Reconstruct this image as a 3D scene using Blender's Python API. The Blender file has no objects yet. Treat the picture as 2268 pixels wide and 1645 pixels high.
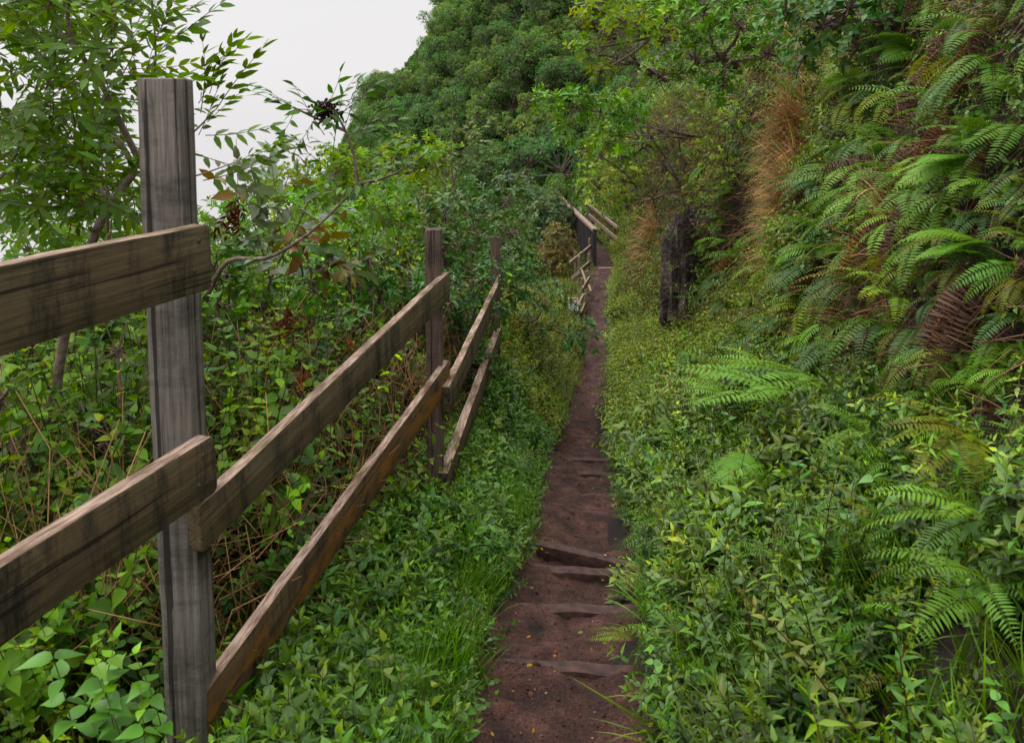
import bpy, bmesh, math, random
import numpy as np
from mathutils import Vector, Matrix, Euler

rng = np.random.default_rng(7)
random.seed(7)
PI = math.pi
C = bpy.context.scene.collection
sc = bpy.context.scene

# ------------------------------------------------------------------ camera
PITCH = math.radians(6.0)
LENS = 28.57
SHY = -0.1777
cam_d = bpy.data.cameras.new('camera')
cam_d.lens = LENS
cam_d.sensor_width = 36
cam_d.shift_y = SHY
cam_d.clip_start = 0.05
cam_d.clip_end = 3000
cam_d.dof.use_dof = True
cam_d.dof.focus_distance = 7.0
cam_d.dof.aperture_fstop = 9.0
cam = bpy.data.objects.new('camera', cam_d)
cam.rotation_euler = (math.radians(90) - PITCH, 0, 0)
C.objects.link(cam)
sc.camera = cam

# ------------------------------------------------------------------ world: bright overcast
SUN_EL, SUN_AZ = math.radians(58), math.radians(-62)      # azimuth from +Y towards +X
w = bpy.data.worlds.new("World")
sc.world = w
w.use_nodes = True
nt = w.node_tree
nt.nodes.clear()
out = nt.nodes.new('ShaderNodeOutputWorld')
bg = nt.nodes.new('ShaderNodeBackground')
sky = nt.nodes.new('ShaderNodeTexSky')
sky.sky_type = 'NISHITA'
sky.sun_disc = False
sky.sun_elevation = SUN_EL
sky.sun_rotation = SUN_AZ
bg.inputs['Strength'].default_value = 0.05
hsv = nt.nodes.new('ShaderNodeHueSaturation')             # thick cloud greys the sky's own blue
hsv.inputs['Saturation'].default_value = 0.12
hsv.inputs['Value'].default_value = 0.35
nt.links.new(sky.outputs[0], hsv.inputs['Color'])
nt.links.new(hsv.outputs[0], bg.inputs['Color'])
bg2 = nt.nodes.new('ShaderNodeBackground')               # the cloud deck: brighter overhead than at the horizon
tc = nt.nodes.new('ShaderNodeTexCoord')
sep = nt.nodes.new('ShaderNodeSeparateXYZ')
nt.links.new(tc.outputs['Generated'], sep.inputs[0])
ramp = nt.nodes.new('ShaderNodeValToRGB')
nt.links.new(sep.outputs['Z'], ramp.inputs[0])
e = ramp.color_ramp.elements
e[0].position = 0.0; e[0].color = (0.222, 0.217, 0.218, 1)
e[1].position = 1.0; e[1].color = (0.98, 0.98, 1.0, 1)
n = e.new(0.22); n.color = (0.217, 0.211, 0.212, 1)
n = e.new(0.55); n.color = (0.72, 0.72, 0.73, 1)
nt.links.new(ramp.outputs[0], bg2.inputs['Color'])
bg2.inputs['Strength'].default_value = 3.1
add = nt.nodes.new('ShaderNodeAddShader')
nt.links.new(bg.outputs[0], add.inputs[0])
nt.links.new(bg2.outputs[0], add.inputs[1])
nt.links.new(add.outputs[0], out.inputs[0])

sun_d = bpy.data.lights.new('sun', 'SUN')
sun_d.energy = 1.5
sun_d.angle = math.radians(14)
sun_d.color = (1.0, 0.95, 0.87)
sun = bpy.data.objects.new('sun', sun_d)
sdir = Vector((math.sin(SUN_AZ) * math.cos(SUN_EL), math.cos(SUN_AZ) * math.cos(SUN_EL), math.sin(SUN_EL)))
sun.rotation_euler = sdir.to_track_quat('Z', 'Y').to_euler()
sun.location = sdir * 60
C.objects.link(sun)

sc.view_settings.view_transform = 'Standard'
sc.view_settings.look = 'None'
sc.view_settings.exposure = 0.12
sc.view_settings.gamma = 1.0
sc.render.film_transparent = False
cy = sc.cycles
cy.max_bounces = 6
cy.diffuse_bounces = 2
cy.glossy_bounces = 2
cy.transmission_bounces = 2
cy.use_denoising = True
cy.caustics_reflective = False
cy.caustics_refractive = False

# ------------------------------------------------------------------ measuring: picture point (2268 wide) at a depth -> world point
F = LENS / 36.0 * 2268
def P(X, Y, d):
    dx = (X - 1134) / F
    dy = (822.5 - Y) / F + SHY * 2268 / F
    fy, fz = math.cos(PITCH), -math.sin(PITCH)
    uy, uz = math.sin(PITCH), math.cos(PITCH)
    v = Vector((dx, uy * dy + fy, uz * dy + fz))
    return v * (d / v.y)

# ------------------------------------------------------------------ numpy noise
_tab = np.random.default_rng(3).random((64, 64, 64)).astype(np.float32)
def noise3(p):
    p = np.asarray(p, dtype=np.float64)
    i = np.floor(p).astype(int); f = p - i
    f = f * f * (3 - 2 * f)
    i &= 63; j = (i + 1) & 63
    x0, y0, z0 = i[..., 0], i[..., 1], i[..., 2]; x1, y1, z1 = j[..., 0], j[..., 1], j[..., 2]
    fx, fy, fz = f[..., 0], f[..., 1], f[..., 2]
    def L(a, b, t): return a + (b - a) * t
    return L(L(L(_tab[x0, y0, z0], _tab[x1, y0, z0], fx), L(_tab[x0, y1, z0], _tab[x1, y1, z0], fx), fy),
             L(L(_tab[x0, y0, z1], _tab[x1, y0, z1], fx), L(_tab[x0, y1, z1], _tab[x1, y1, z1], fx), fy), fz) * 2 - 1
def fbm(p, octv=4, lac=2.03, gain=0.5):
    p = np.asarray(p, dtype=np.float64) + 11.3
    a, s, t = 1.0, 0.0, 0.0
    for _ in range(octv):
        s = s + a * noise3(p); t += a
        p = p * lac + 5.7; a *= gain
    return s / t
def sstep(a, b, x):
    t = np.clip((np.asarray(x, dtype=float) - a) / (np.asarray(b) - a), 0, 1)
    return t * t * (3 - 2 * t)

# ------------------------------------------------------------------ materials
def new_mat(name):
    m = bpy.data.materials.new(name); m.use_nodes = True
    t = m.node_tree; t.nodes.clear()
    o = t.nodes.new('ShaderNodeOutputMaterial')
    return m, t, o
def N(t, kind, **kw):
    n = t.nodes.new(kind)
    for k, v in kw.items():
        if k in n.inputs: n.inputs[k].default_value = v
        else: setattr(n, k, v)
    return n

def leaf_mat(name, rough=0.5, spec=0.4, trans=0.35, vary=0.25):
    m, t, o = new_mat(name)
    at = N(t, 'ShaderNodeAttribute', attribute_name='tint')
    geo = N(t, 'ShaderNodeNewGeometry')
    oi = N(t, 'ShaderNodeObjectInfo')
    nz = N(t, 'ShaderNodeTexNoise'); nz.inputs['Scale'].default_value = 1.1; nz.inputs['Detail'].default_value = 3
    t.links.new(geo.outputs['Position'], nz.inputs['Vector'])
    hs = N(t, 'ShaderNodeHueSaturation')
    mr = N(t, 'ShaderNodeMapRange'); mr.inputs['To Min'].default_value = 1 - vary; mr.inputs['To Max'].default_value = 1 + vary
    mr.inputs['From Min'].default_value = 0.3; mr.inputs['From Max'].default_value = 0.7
    t.links.new(nz.outputs[0], mr.inputs['Value'])
    wm = N(t, 'ShaderNodeMix'); wm.data_type = 'RGBA'; wm.blend_type = 'MULTIPLY'; wm.inputs[0].default_value = 1.0
    wm.inputs[7].default_value = (1.02, 1.0, .78, 1)
    t.links.new(at.outputs['Color'], wm.inputs[6]); t.links.new(wm.outputs[2], hs.inputs['Color'])
    t.links.new(mr.outputs[0], hs.inputs['Value'])
    mh = N(t, 'ShaderNodeMapRange'); mh.inputs['To Min'].default_value = 0.475; mh.inputs['To Max'].default_value = 0.500; hs.inputs['Saturation'].default_value = 1.17
    t.links.new(oi.outputs['Random'], mh.inputs['Value'])
    t.links.new(mh.outputs[0], hs.inputs['Hue'])
    p = N(t, 'ShaderNodeBsdfPrincipled')
    p.inputs['Roughness'].default_value = rough
    p.inputs['Specular IOR Level'].default_value = spec
    t.links.new(hs.outputs[0], p.inputs['Base Color'])
    tr = N(t, 'ShaderNodeBsdfTranslucent')
    mx = N(t, 'ShaderNodeMix'); mx.data_type = 'RGBA'; mx.blend_type = 'MULTIPLY'
    mx.inputs[0].default_value = 1.0
    t.links.new(hs.outputs[0], mx.inputs[6])
    mx.inputs[7].default_value = (1.9, 1.7, 0.7, 1)
    t.links.new(mx.outputs[2], tr.inputs['Color'])
    ms = N(t, 'ShaderNodeMixShader'); ms.inputs[0].default_value = trans
    t.links.new(p.outputs[0], ms.inputs[1]); t.links.new(tr.outputs[0], ms.inputs[2])
    t.links.new(ms.outputs[0], o.inputs[0])
    return m

def bark_mat(name, c1, c2, scale=30, bump=0.4):
    m, t, o = new_mat(name)
    tc = N(t, 'ShaderNodeTexCoord')
    nz = N(t, 'ShaderNodeTexNoise'); nz.inputs['Scale'].default_value = scale; nz.inputs['Detail'].default_value = 5
    t.links.new(tc.outputs['Object'], nz.inputs['Vector'])
    r = N(t, 'ShaderNodeValToRGB'); r.color_ramp.elements[0].color = (*c1, 1); r.color_ramp.elements[1].color = (*c2, 1)
    r.color_ramp.elements[0].position = .35; r.color_ramp.elements[1].position = .65
    t.links.new(nz.outputs[0], r.inputs[0])
    p = N(t, 'ShaderNodeBsdfPrincipled'); p.inputs['Roughness'].default_value = 0.85
    b = N(t, 'ShaderNodeBump'); b.inputs['Strength'].default_value = bump; b.inputs['Distance'].default_value = 0.01
    t.links.new(nz.outputs[0], b.inputs['Height']); t.links.new(b.outputs[0], p.inputs['Normal'])
    t.links.new(r.outputs[0], p.inputs['Base Color']); t.links.new(p.outputs[0], o.inputs[0])
    return m

def wood_mat(name, grey, brown, lichen=0.0, stain=0.6, warm=(0.20, 0.11, 0.075)):
    """weathered timber, grain along local X; dark vertical water stains; reddish weathered upper face with sky light painted in; lichen towards the lower edge"""
    m, t, o = new_mat(name)
    tc = N(t, 'ShaderNodeTexCoord')
    oi = N(t, 'ShaderNodeObjectInfo')
    off = N(t, 'ShaderNodeVectorMath', operation='SCALE'); off.inputs['Scale'].default_value = 17.0
    cmb = N(t, 'ShaderNodeCombineXYZ')
    t.links.new(oi.outputs['Random'], cmb.inputs[0]); t.links.new(oi.outputs['Random'], cmb.inputs[1])
    t.links.new(cmb.outputs[0], off.inputs[0])
    ad = N(t, 'ShaderNodeVectorMath', operation='ADD')
    t.links.new(tc.outputs['Object'], ad.inputs[0]); t.links.new(off.outputs[0], ad.inputs[1])
    def nz(scale, detail, vec, rough=.6):
        mp = N(t, 'ShaderNodeMapping'); mp.inputs['Scale'].default_value = vec
        t.links.new(ad.outputs[0], mp.inputs[0])
        q = N(t, 'ShaderNodeTexNoise'); q.inputs['Scale'].default_value = scale; q.inputs['Detail'].default_value = detail
        q.inputs['Roughness'].default_value = rough
        t.links.new(mp.outputs[0], q.inputs['Vector']); return q
    grain = nz(60, 9, (0.035, 1.5, 1.5), .8)
    broad = nz(3.2, 4, (1, 1.5, 1.5))
    stn = nz(9, 9, (1.0, .35, .22), .78)
    crk = nz(15, 7, (.045, 3.2, 3.2), .55)
    r = N(t, 'ShaderNodeValToRGB'); r.color_ramp.elements[0].color = (*brown, 1); r.color_ramp.elements[1].color = (*grey, 1)
    r.color_ramp.elements[0].position = .34; r.color_ramp.elements[1].position = .66
    t.links.new(grain.outputs[0], r.inputs[0])
    def mix(fac, a, bcol, kind='MIX'):
        x = N(t, 'ShaderNodeMix'); x.data_type = 'RGBA'; x.blend_type = kind
        if isinstance(fac, float): x.inputs[0].default_value = fac
        else: t.links.new(fac, x.inputs[0])
        t.links.new(a, x.inputs[6])
        if isinstance(bcol, tuple): x.inputs[7].default_value = (*bcol, 1)
        else: t.links.new(bcol, x.inputs[7])
        return x.outputs[2]
    def rmp(src, a, b, lo=0.0, hi=1.0):
        x = N(t, 'ShaderNodeMapRange'); x.inputs['From Min'].default_value = a; x.inputs['From Max'].default_value = b
        x.inputs['To Min'].default_value = lo; x.inputs['To Max'].default_value = hi
        t.links.new(src, x.inputs['Value']); return x.outputs[0]
    col = mix(rmp(broad.outputs[0], .42, .7, 0, .35), r.outputs[0], warm)
    dark = rmp(stn.outputs[0], .47, .62, 0, stain)
    col = mix(dark, col, (0.016, 0.015, 0.013))
    col = mix(rmp(crk.outputs[0], .595, .610, 0, .8), col, (0.010, 0.008, 0.007))
    fine = nz(120, 3, (0.1, 1, 1))
    col = mix(rmp(fine.outputs[0], .52, .75, 0, .5), col, (0.03, 0.024, 0.02))
    # pale reddish top face: pinkish weathered wood, lightened further as painted sky light
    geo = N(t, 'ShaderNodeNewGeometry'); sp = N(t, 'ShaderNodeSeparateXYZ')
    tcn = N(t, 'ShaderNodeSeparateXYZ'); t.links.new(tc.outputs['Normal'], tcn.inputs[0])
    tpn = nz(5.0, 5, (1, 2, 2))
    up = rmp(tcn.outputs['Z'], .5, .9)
    worn_skylit = mix(rmp(tpn.outputs[0], .36, .56), r.outputs[0], (0.31, 0.225, 0.17))
    worn_skylit = mix(rmp(fine.outputs[0], .42, .62, 0, .75), worn_skylit, (0.07, 0.032, 0.028))
    col = mix(up, col, worn_skylit)
    if lichen > 0:
        so = N(t, 'ShaderNodeSeparateXYZ'); t.links.new(tc.outputs['Object'], so.inputs[0])
        ln = nz(11, 6, (.6, 1, 1.2), .7)
        low = rmp(so.outputs['Z'], -.01, -.075, 0, 1)
        mu = N(t, 'ShaderNodeMath', operation='MULTIPLY'); t.links.new(rmp(ln.outputs[0], .44, .56, 0, lichen), mu.inputs[0]); t.links.new(low, mu.inputs[1])
        col = mix(mu.outputs[0], col, (0.21, 0.092, 0.018))
    p = N(t, 'ShaderNodeBsdfPrincipled'); p.inputs['Roughness'].default_value = 0.9; p.inputs['Specular IOR Level'].default_value = .1
    b = N(t, 'ShaderNodeBump'); b.inputs['Strength'].default_value = .7; b.inputs['Distance'].default_value = 0.003
    t.links.new(grain.outputs[0], b.inputs['Height']); t.links.new(b.outputs[0], p.inputs['Normal'])
    t.links.new(col, p.inputs['Base Color']); t.links.new(p.outputs[0], o.inputs[0])
    return m

def earth_mat(name, cols, scale=6.0, bump=.6, rough=.9, dist=.02, fleck=None, fscale=90):
    m, t, o = new_mat(name)
    geo = N(t, 'ShaderNodeNewGeometry')
    a = N(t, 'ShaderNodeTexNoise'); a.inputs['Scale'].default_value = scale; a.inputs['Detail'].default_value = 8; a.inputs['Roughness'].default_value = .65
    f = N(t, 'ShaderNodeTexNoise'); f.inputs['Scale'].default_value = fscale; f.inputs['Detail'].default_value = 4; f.inputs['Roughness'].default_value = .7
    t.links.new(geo.outputs['Position'], a.inputs['Vector']); t.links.new(geo.outputs['Position'], f.inputs['Vector'])
    r = N(t, 'ShaderNodeValToRGB')
    r.color_ramp.elements[0].color = (*cols[0], 1); r.color_ramp.elements[0].position = .33
    r.color_ramp.elements[1].color = (*cols[-1], 1); r.color_ramp.elements[1].position = .68
    if len(cols) > 2:
        x = r.color_ramp.elements.new(.5); x.color = (*cols[1], 1)
    t.links.new(a.outputs[0], r.inputs[0])
    mr = N(t, 'ShaderNodeMapRange'); mr.inputs['From Min'].default_value = .35; mr.inputs['From Max'].default_value = .68
    mr.inputs['To Min'].default_value = .45; mr.inputs['To Max'].default_value = 1.65
    t.links.new(f.outputs[0], mr.inputs['Value'])
    mx = N(t, 'ShaderNodeMix'); mx.data_type = 'RGBA'; mx.blend_type = 'MULTIPLY'; mx.inputs[0].default_value = 1
    t.links.new(r.outputs[0], mx.inputs[6]); t.links.new(mr.outputs[0], mx.inputs[7])
    col = mx.outputs[2]
    if fleck:
        v = N(t, 'ShaderNodeTexVoronoi'); v.inputs['Scale'].default_value = 130
        t.links.new(geo.outputs['Position'], v.inputs['Vector'])
        m1 = N(t, 'ShaderNodeMapRange'); m1.inputs['From Min'].default_value = .17; m1.inputs['From Max'].default_value = .1
        t.links.new(v.outputs['Distance'], m1.inputs['Value'])
        sepc = N(t, 'ShaderNodeSeparateColor'); t.links.new(v.outputs['Color'], sepc.inputs[0])
        gt = N(t, 'ShaderNodeMath', operation='GREATER_THAN'); gt.inputs[1].default_value = .8
        t.links.new(sepc.outputs[0], gt.inputs[0])
        mm = N(t, 'ShaderNodeMath', operation='MULTIPLY'); t.links.new(m1.outputs[0], mm.inputs[0]); t.links.new(gt.outputs[0], mm.inputs[1])
        m2 = N(t, 'ShaderNodeMix'); m2.data_type = 'RGBA'
        t.links.new(mm.outputs[0], m2.inputs[0]); t.links.new(col, m2.inputs[6]); m2.inputs[7].default_value = (*fleck, 1)
        col = m2.outputs[2]
    p = N(t, 'ShaderNodeBsdfPrincipled'); p.inputs['Roughness'].default_value = rough; p.inputs['Specular IOR Level'].default_value = .3
    ma = N(t, 'ShaderNodeMath', operation='MULTIPLY_ADD'); ma.inputs[1].default_value = .35
    t.links.new(f.outputs[0], ma.inputs[0]); t.links.new(a.outputs[0], ma.inputs[2])
    b = N(t, 'ShaderNodeBump'); b.inputs['Strength'].default_value = bump; b.inputs['Distance'].default_value = dist
    t.links.new(ma.outputs[0], b.inputs['Height']); t.links.new(b.outputs[0], p.inputs['Normal'])
    t.links.new(col, p.inputs['Base Color']); t.links.new(p.outputs[0], o.inputs[0])
    return m

def flat_mat(name, c, rough=.6):
    m, t, o = new_mat(name)
    p = N(t, 'ShaderNodeBsdfPrincipled'); p.inputs['Roughness'].default_value = rough
    nz = N(t, 'ShaderNodeTexNoise'); nz.inputs['Scale'].default_value = 25; nz.inputs['Detail'].default_value = 4
    tc = N(t, 'ShaderNodeTexCoord'); t.links.new(tc.outputs['Object'], nz.inputs['Vector'])
    mr = N(t, 'ShaderNodeMapRange'); mr.inputs['To Min'].default_value = .75; mr.inputs['To Max'].default_value = 1.15
    t.links.new(nz.outputs[0], mr.inputs['Value'])
    mx = N(t, 'ShaderNodeMix'); mx.data_type = 'RGBA'; mx.blend_type = 'MULTIPLY'; mx.inputs[0].default_value = 1
    mx.inputs[6].default_value = (*c, 1); t.links.new(mr.outputs[0], mx.inputs[7])
    t.links.new(mx.outputs[2], p.inputs['Base Color']); t.links.new(p.outputs[0], o.inputs[0])
    return m

M_leaf = leaf_mat('leaf_satin', .46, .34, .20)
M_thin = leaf_mat('leaf_thin', .5, .3, .40)
M_fern = leaf_mat('fern_leaf', .55, .28, .27)
M_far = leaf_mat('leaf_far', .6, .3, .28, .35)
M_straw = leaf_mat('dry_grass', .75, .2, .03, .15)
M_twig = bark_mat('twig_bark', (.07, .04, .03), (.17, .11, .085), 60)
M_bark = bark_mat('tree_bark', (.10, .065, .052), (.22, .155, .125), 35)
M_farbark = bark_mat('far_bark', (.07, .05, .04), (.2, .15, .12), 6)
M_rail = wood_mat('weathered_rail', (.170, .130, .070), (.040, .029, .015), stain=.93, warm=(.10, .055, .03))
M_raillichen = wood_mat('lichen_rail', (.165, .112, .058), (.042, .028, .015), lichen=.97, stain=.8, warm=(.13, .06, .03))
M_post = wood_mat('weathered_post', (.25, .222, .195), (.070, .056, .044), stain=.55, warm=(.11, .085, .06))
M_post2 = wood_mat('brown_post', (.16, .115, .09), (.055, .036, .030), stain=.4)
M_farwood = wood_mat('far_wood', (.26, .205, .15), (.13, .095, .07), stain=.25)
M_plank = wood_mat('dark_plank', (.055, .048, .05), (.02, .017, .018), stain=.3, warm=(.05, .04, .04))
M_path = earth_mat('damp_soil', [(.016, .0050, .0034), (.048, .0165, .0105), (.100, .042, .027)], 8, 1.0, .72, .04, fleck=(.16, .11, .09))
M_step = bark_mat('muddy_timber', (.018, .0062, .0042), (.064, .026, .017), 22, .9)
M_soil = earth_mat('dark_soil', [(.007, .005, .004), (.018, .011, .008), (.034, .023, .015)], 4, .8, .95, .05)
M_rock = earth_mat('cliff_rock', [(.020, .013, .011), (.058, .038, .032), (.15, .115, .10)], 3, 1, .85, .12, fscale=24)
M_hill = earth_mat('hill_soil', [(.018, .022, .010), (.03, .04, .016), (.05, .05, .025)], .6, .5, .95, .2, fscale=8)

# ------------------------------------------------------------------ mesh helpers
def link(o, parent=None):
    C.objects.link(o)
    if parent: o.parent = parent
    return o
def tag(o, label=None, cat=None, group=None, kind=None):
    if label: o['label'] = label
    if cat: o['category'] = cat
    if group: o['group'] = group
    if kind: o['kind'] = kind
    return o
def empty(name, loc=(0, 0, 0), rot=None):
    o = bpy.data.objects.new(name, None); o.empty_display_size = .1
    o.location = loc
    if rot is not None: o.rotation_euler = rot
    return link(o)
def trimesh(name, V, T, Cc=None, mat=None, smooth=True):
    me = bpy.data.meshes.new(name)
    V = np.ascontiguousarray(V, dtype=np.float32); T = np.ascontiguousarray(T, dtype=np.int32)
    me.vertices.add(len(V)); me.vertices.foreach_set('co', V.ravel())
    k = T.shape[1]
    me.loops.add(T.size); me.loops.foreach_set('vertex_index', T.ravel())
    me.polygons.add(len(T)); me.polygons.foreach_set('loop_start', np.arange(0, T.size, k, dtype=np.int32))
    me.polygons.foreach_set('loop_total', np.full(len(T), k, dtype=np.int32))
    me.polygons.foreach_set('use_smooth', np.full(len(T), smooth))
    if Cc is not None:
        a = me.attributes.new('tint', 'FLOAT_COLOR', 'POINT')
        c4 = np.ones((len(V), 4), dtype=np.float32); c4[:, :3] = Cc
        a.data.foreach_set('color', c4.ravel())
    me.update(calc_edges=True)
    if mat: me.materials.append(mat)
    return me
def obj(name, me, parent=None):
    return link(bpy.data.objects.new(name, me), parent)
class G:
    """accumulates triangles with a colour per vertex"""
    def __init__(s): s.V, s.T, s.C, s.n = [], [], [], 0
    def add(s, V, T, Cc):
        V = np.asarray(V, dtype=np.float32); Cc = np.asarray(Cc, dtype=np.float32)
        if Cc.ndim == 1: Cc = np.tile(Cc, (len(V), 1))
        s.V.append(V); s.T.append(np.asarray(T, dtype=np.int32) + s.n); s.C.append(Cc); s.n += len(V)
        return s
    def get(s): return np.concatenate(s.V), np.concatenate(s.T), np.concatenate(s.C)
    def proto(s): return s.get()
    def mesh(s, name, mat, smooth=True):
        V, T, Cc = s.get(); return trimesh(name, V, T, Cc, mat, smooth)
def frames(d, nrm):
    """rotation matrices whose Y axis is d and whose Z axis leans to nrm"""
    d = d / np.linalg.norm(d, axis=-1, keepdims=True)
    x = np.cross(d, nrm); l = np.linalg.norm(x, axis=-1, keepdims=True)
    x = np.where(l < 1e-4, np.array([1.0, 0, 0]), x / np.maximum(l, 1e-6))
    z = np.cross(x, d)
    return np.stack([x, d, z], axis=-1)
def bake(g, proto, R, pos, scale, tint, wscale=None):
    V, T, Cc = proto
    M = len(pos)
    if M == 0: return
    scale = np.asarray(scale, dtype=float)
    if scale.ndim == 0: scale = np.full(M, float(scale))
    S = np.ones((M, 1, 3)) * scale[:, None, None]
    if wscale is not None: S[:, 0, 0] *= wscale
    W = np.einsum('mij,mvj->mvi', R, V[None] * S) + np.asarray(pos)[:, None, :]
    TT = T[None] + (np.arange(M) * len(V))[:, None, None]
    tint = np.asarray(tint)
    if tint.ndim == 1: tint = np.tile(tint, (M, 1))
    CC = Cc[None] * tint[:, None, :]
    g.add(W.reshape(-1, 3), TT.reshape(-1, 3), CC.reshape(-1, 3))

def leaf8(w=.36, droop=.18, fold=.12, tip=.62):
    """8-vertex leaf, unit length along +Y, folded on its midrib and drooping"""
    s = [0, .3, .68, 1]
    V = [(0, y, -droop * y * y) for y in s]
    for sx in (-1, 1):
        V.append((sx * w / 2, .3, fold * w - droop * .09)); V.append((sx * w / 2 * tip, .68, fold * w * .7 - droop * .46))
    T = [(0, 1, 4), (1, 2, 5), (1, 5, 4), (2, 3, 5), (0, 6, 1), (1, 6, 7), (1, 7, 2), (2, 7, 3)]
    return np.array(V, float), np.array(T), np.ones((8, 3))
def leaf4(w=.4, droop=.12, fold=.15):
    V = [(0, 0, 0), (-w / 2, .42, fold * w), (0, 1, -droop), (w / 2, .42, fold * w)]
    return np.array(V, float), np.array([(0, 2, 1), (0, 3, 2)]), np.ones((4, 3))
def ovate(w=.62, droop=.2):
    """broad toothed leaf with drawn-out tip"""
    s = np.array([0, .12, .28, .45, .62, .8, 1]); hw = np.array([0, .36, .5, .46, .34, .16, 0]) * w
    V = [(0, y, -droop * y * y) for y in s]; T = []
    for sx in (-1, 1):
        b = len(V)
        for i in range(1, 6): V.append((sx * hw[i], s[i] - .03, .1 * hw[i] * 2 - droop * s[i] ** 2))
        r = [0] + list(range(b, b + 5)) + [6]
        for i in range(6):
            q = [(i, i + 1, r[i + 1]), (i, r[i + 1], r[i])]
            for t in q:
                if len(set(t)) == 3: T.append(t if sx < 0 else t[::-1])
    return np.array(V, float), np.array(T), np.ones((len(V), 3))
def tube(g, pts, rad, col=(1, 1, 1), k=5):
    pts = np.asarray(pts, float); n = len(pts); rad = np.broadcast_to(np.asarray(rad, float), (n,))
    d = np.gradient(pts, axis=0); d /= np.linalg.norm(d, axis=1, keepdims=True) + 1e-9
    ref = np.array([.31, .12, .94]) if abs(d[0, 2]) < .9 else np.array([1.0, .1, 0])
    x = np.cross(d, ref); x /= np.linalg.norm(x, axis=1, keepdims=True) + 1e-9; y = np.cross(d, x)
    a = np.arange(k) * 2 * PI / k
    V = pts[:, None] + rad[:, None, None] * (x[:, None] * np.cos(a)[None, :, None] + y[:, None] * np.sin(a)[None, :, None])
    T = []
    for i in range(n - 1):
        for j in range(k):
            p, q = i * k + j, i * k + (j + 1) % k
            T += [(p, q, q + k), (p, q + k, p + k)]
    V = V.reshape(-1, 3)
    V = np.vstack([V, pts[-1:]]); c = n * k
    for j in range(k): T.append(((n - 1) * k + j, (n - 1) * k + (j + 1) % k, c))
    g.add(V, T, col)
def curve(ctrl, n=24):
    """Catmull-Rom through control points"""
    c = np.asarray(ctrl, float); c = np.vstack([2 * c[0] - c[1], c, 2 * c[-1] - c[-2]])
    m = len(c) - 3; u = np.linspace(0, m - 1e-6, n); i = u.astype(int); f = (u - i)[:, None]
    a, b, d, e_ = c[i], c[i + 1], c[i + 2], c[i + 3]
    return .5 * (2 * b + (d - a) * f + (2 * a - 5 * b + 4 * d - e_) * f ** 2 + (3 * b - a - 3 * d + e_) * f ** 3)
L8, L8b, L8n = leaf8(.36), leaf8(.46, .25), leaf8(.24, .3)
L8o = leaf8(.55, .12, .1, .75)
L4, OV = leaf4(), ovate()

def rand_dirs(n, up=(0, 0, 1), spread=1.0, r=rng):
    v = r.normal(size=(n, 3)); v /= np.linalg.norm(v, axis=1, keepdims=True)
    v = v * spread + np.asarray(up); return v / np.linalg.norm(v, axis=1, keepdims=True)
def tints(n, base, v=.22, h=.12, r=rng):
    b = np.asarray(base, float)[None] * np.exp(r.normal(0, v, (n, 1)))
    b = b * np.exp(r.normal(0, 1, (n, 1)) * h * np.array([[1.0, .15, .35]])); return b

# ------------------------------------------------------------------ layout of the trail
_pk = [  # X left, X right, Y in the picture, depth
    (1070, 1425, 1640, 2.15), (1110, 1400, 1450, 2.68), (1190, 1390, 1235, 3.6), (1205, 1368, 1120, 4.7), (1225, 1352, 1010, 6.0),
    (1262, 1338, 930, 7.6), (1292, 1342, 850, 9.5), (1303, 1348, 760, 12.5), (1306, 1346, 700, 15.0), (1310, 1346, 650, 17.5), (1324, 1368, 600, 20.5)]
_d, _c, _w, _z = [-2.0, 0.0, 1.0], [-.02, .04, .08], [.30, .28, .26], [-1.38, -1.50, -1.58]
for xl, xr, yy, dd in _pk:
    a, b = P(xl, yy, dd), P(xr, yy, dd)
    _d.append(dd); _c.append((a.x + b.x) / 2); _w.append((b.x - a.x) / 2 + .05); _z.append(a.z)
zb = _z[-1]
for dd, cc, ww, zz in ((23.0, 2.60, .30, zb - .03), (26.0, 2.36, .33, zb - .03), (29.0, 2.12, .33, zb), (34.0, 1.7, .4, zb + .1), (40, 1.2, .4, zb + .3)):
    _d.append(dd); _c.append(cc); _w.append(ww); _z.append(zz)
def pc(d): return np.interp(d, _d, _c)
def pw(d): return np.interp(d, _d, _w)
def pz(d): return np.interp(d, _d, _z)
# steps: (Y in picture) -> depth of each nosing; soil stands a little higher on the near side of it
def depth_at(Y):
    ds = np.linspace(1.6, 24, 4000); zs = pz(ds)
    rat = np.array([(P(1134, Y, 1.0)).z])
    return float(ds[np.argmin(np.abs(zs / ds - rat[0]))])
STEP_D = [1.35] + [depth_at(y) for y in (1560, 1475, 1345, 1258, 1205, 1128, 1090, 1042, 1012)]
STEP_FAR = [depth_at(y) for y in (905, 880, 857, 834, 812, 795, 778, 762, 742, 722, 597)]
STEPS = sorted(STEP_D + STEP_FAR)
def pstep(d):
    """path height with treads: level until the nosing, then a drop"""
    d = np.asarray(d, float)
    S = np.array([-2.0] + STEPS + [30.0])
    i = np.clip(np.searchsorted(S, d, side='right') - 1, 0, len(S) - 2)
    a, b = S[i], S[i + 1]
    za, zb_ = pz(a), pz(b)
    t = (d - a) / (b - a)
    zz = za + (zb_ - za) * (t * .45 + .55 * sstep(0, .16, t)) - .0
    return np.where(d > STEPS[-1], pz(d), zz)

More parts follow.
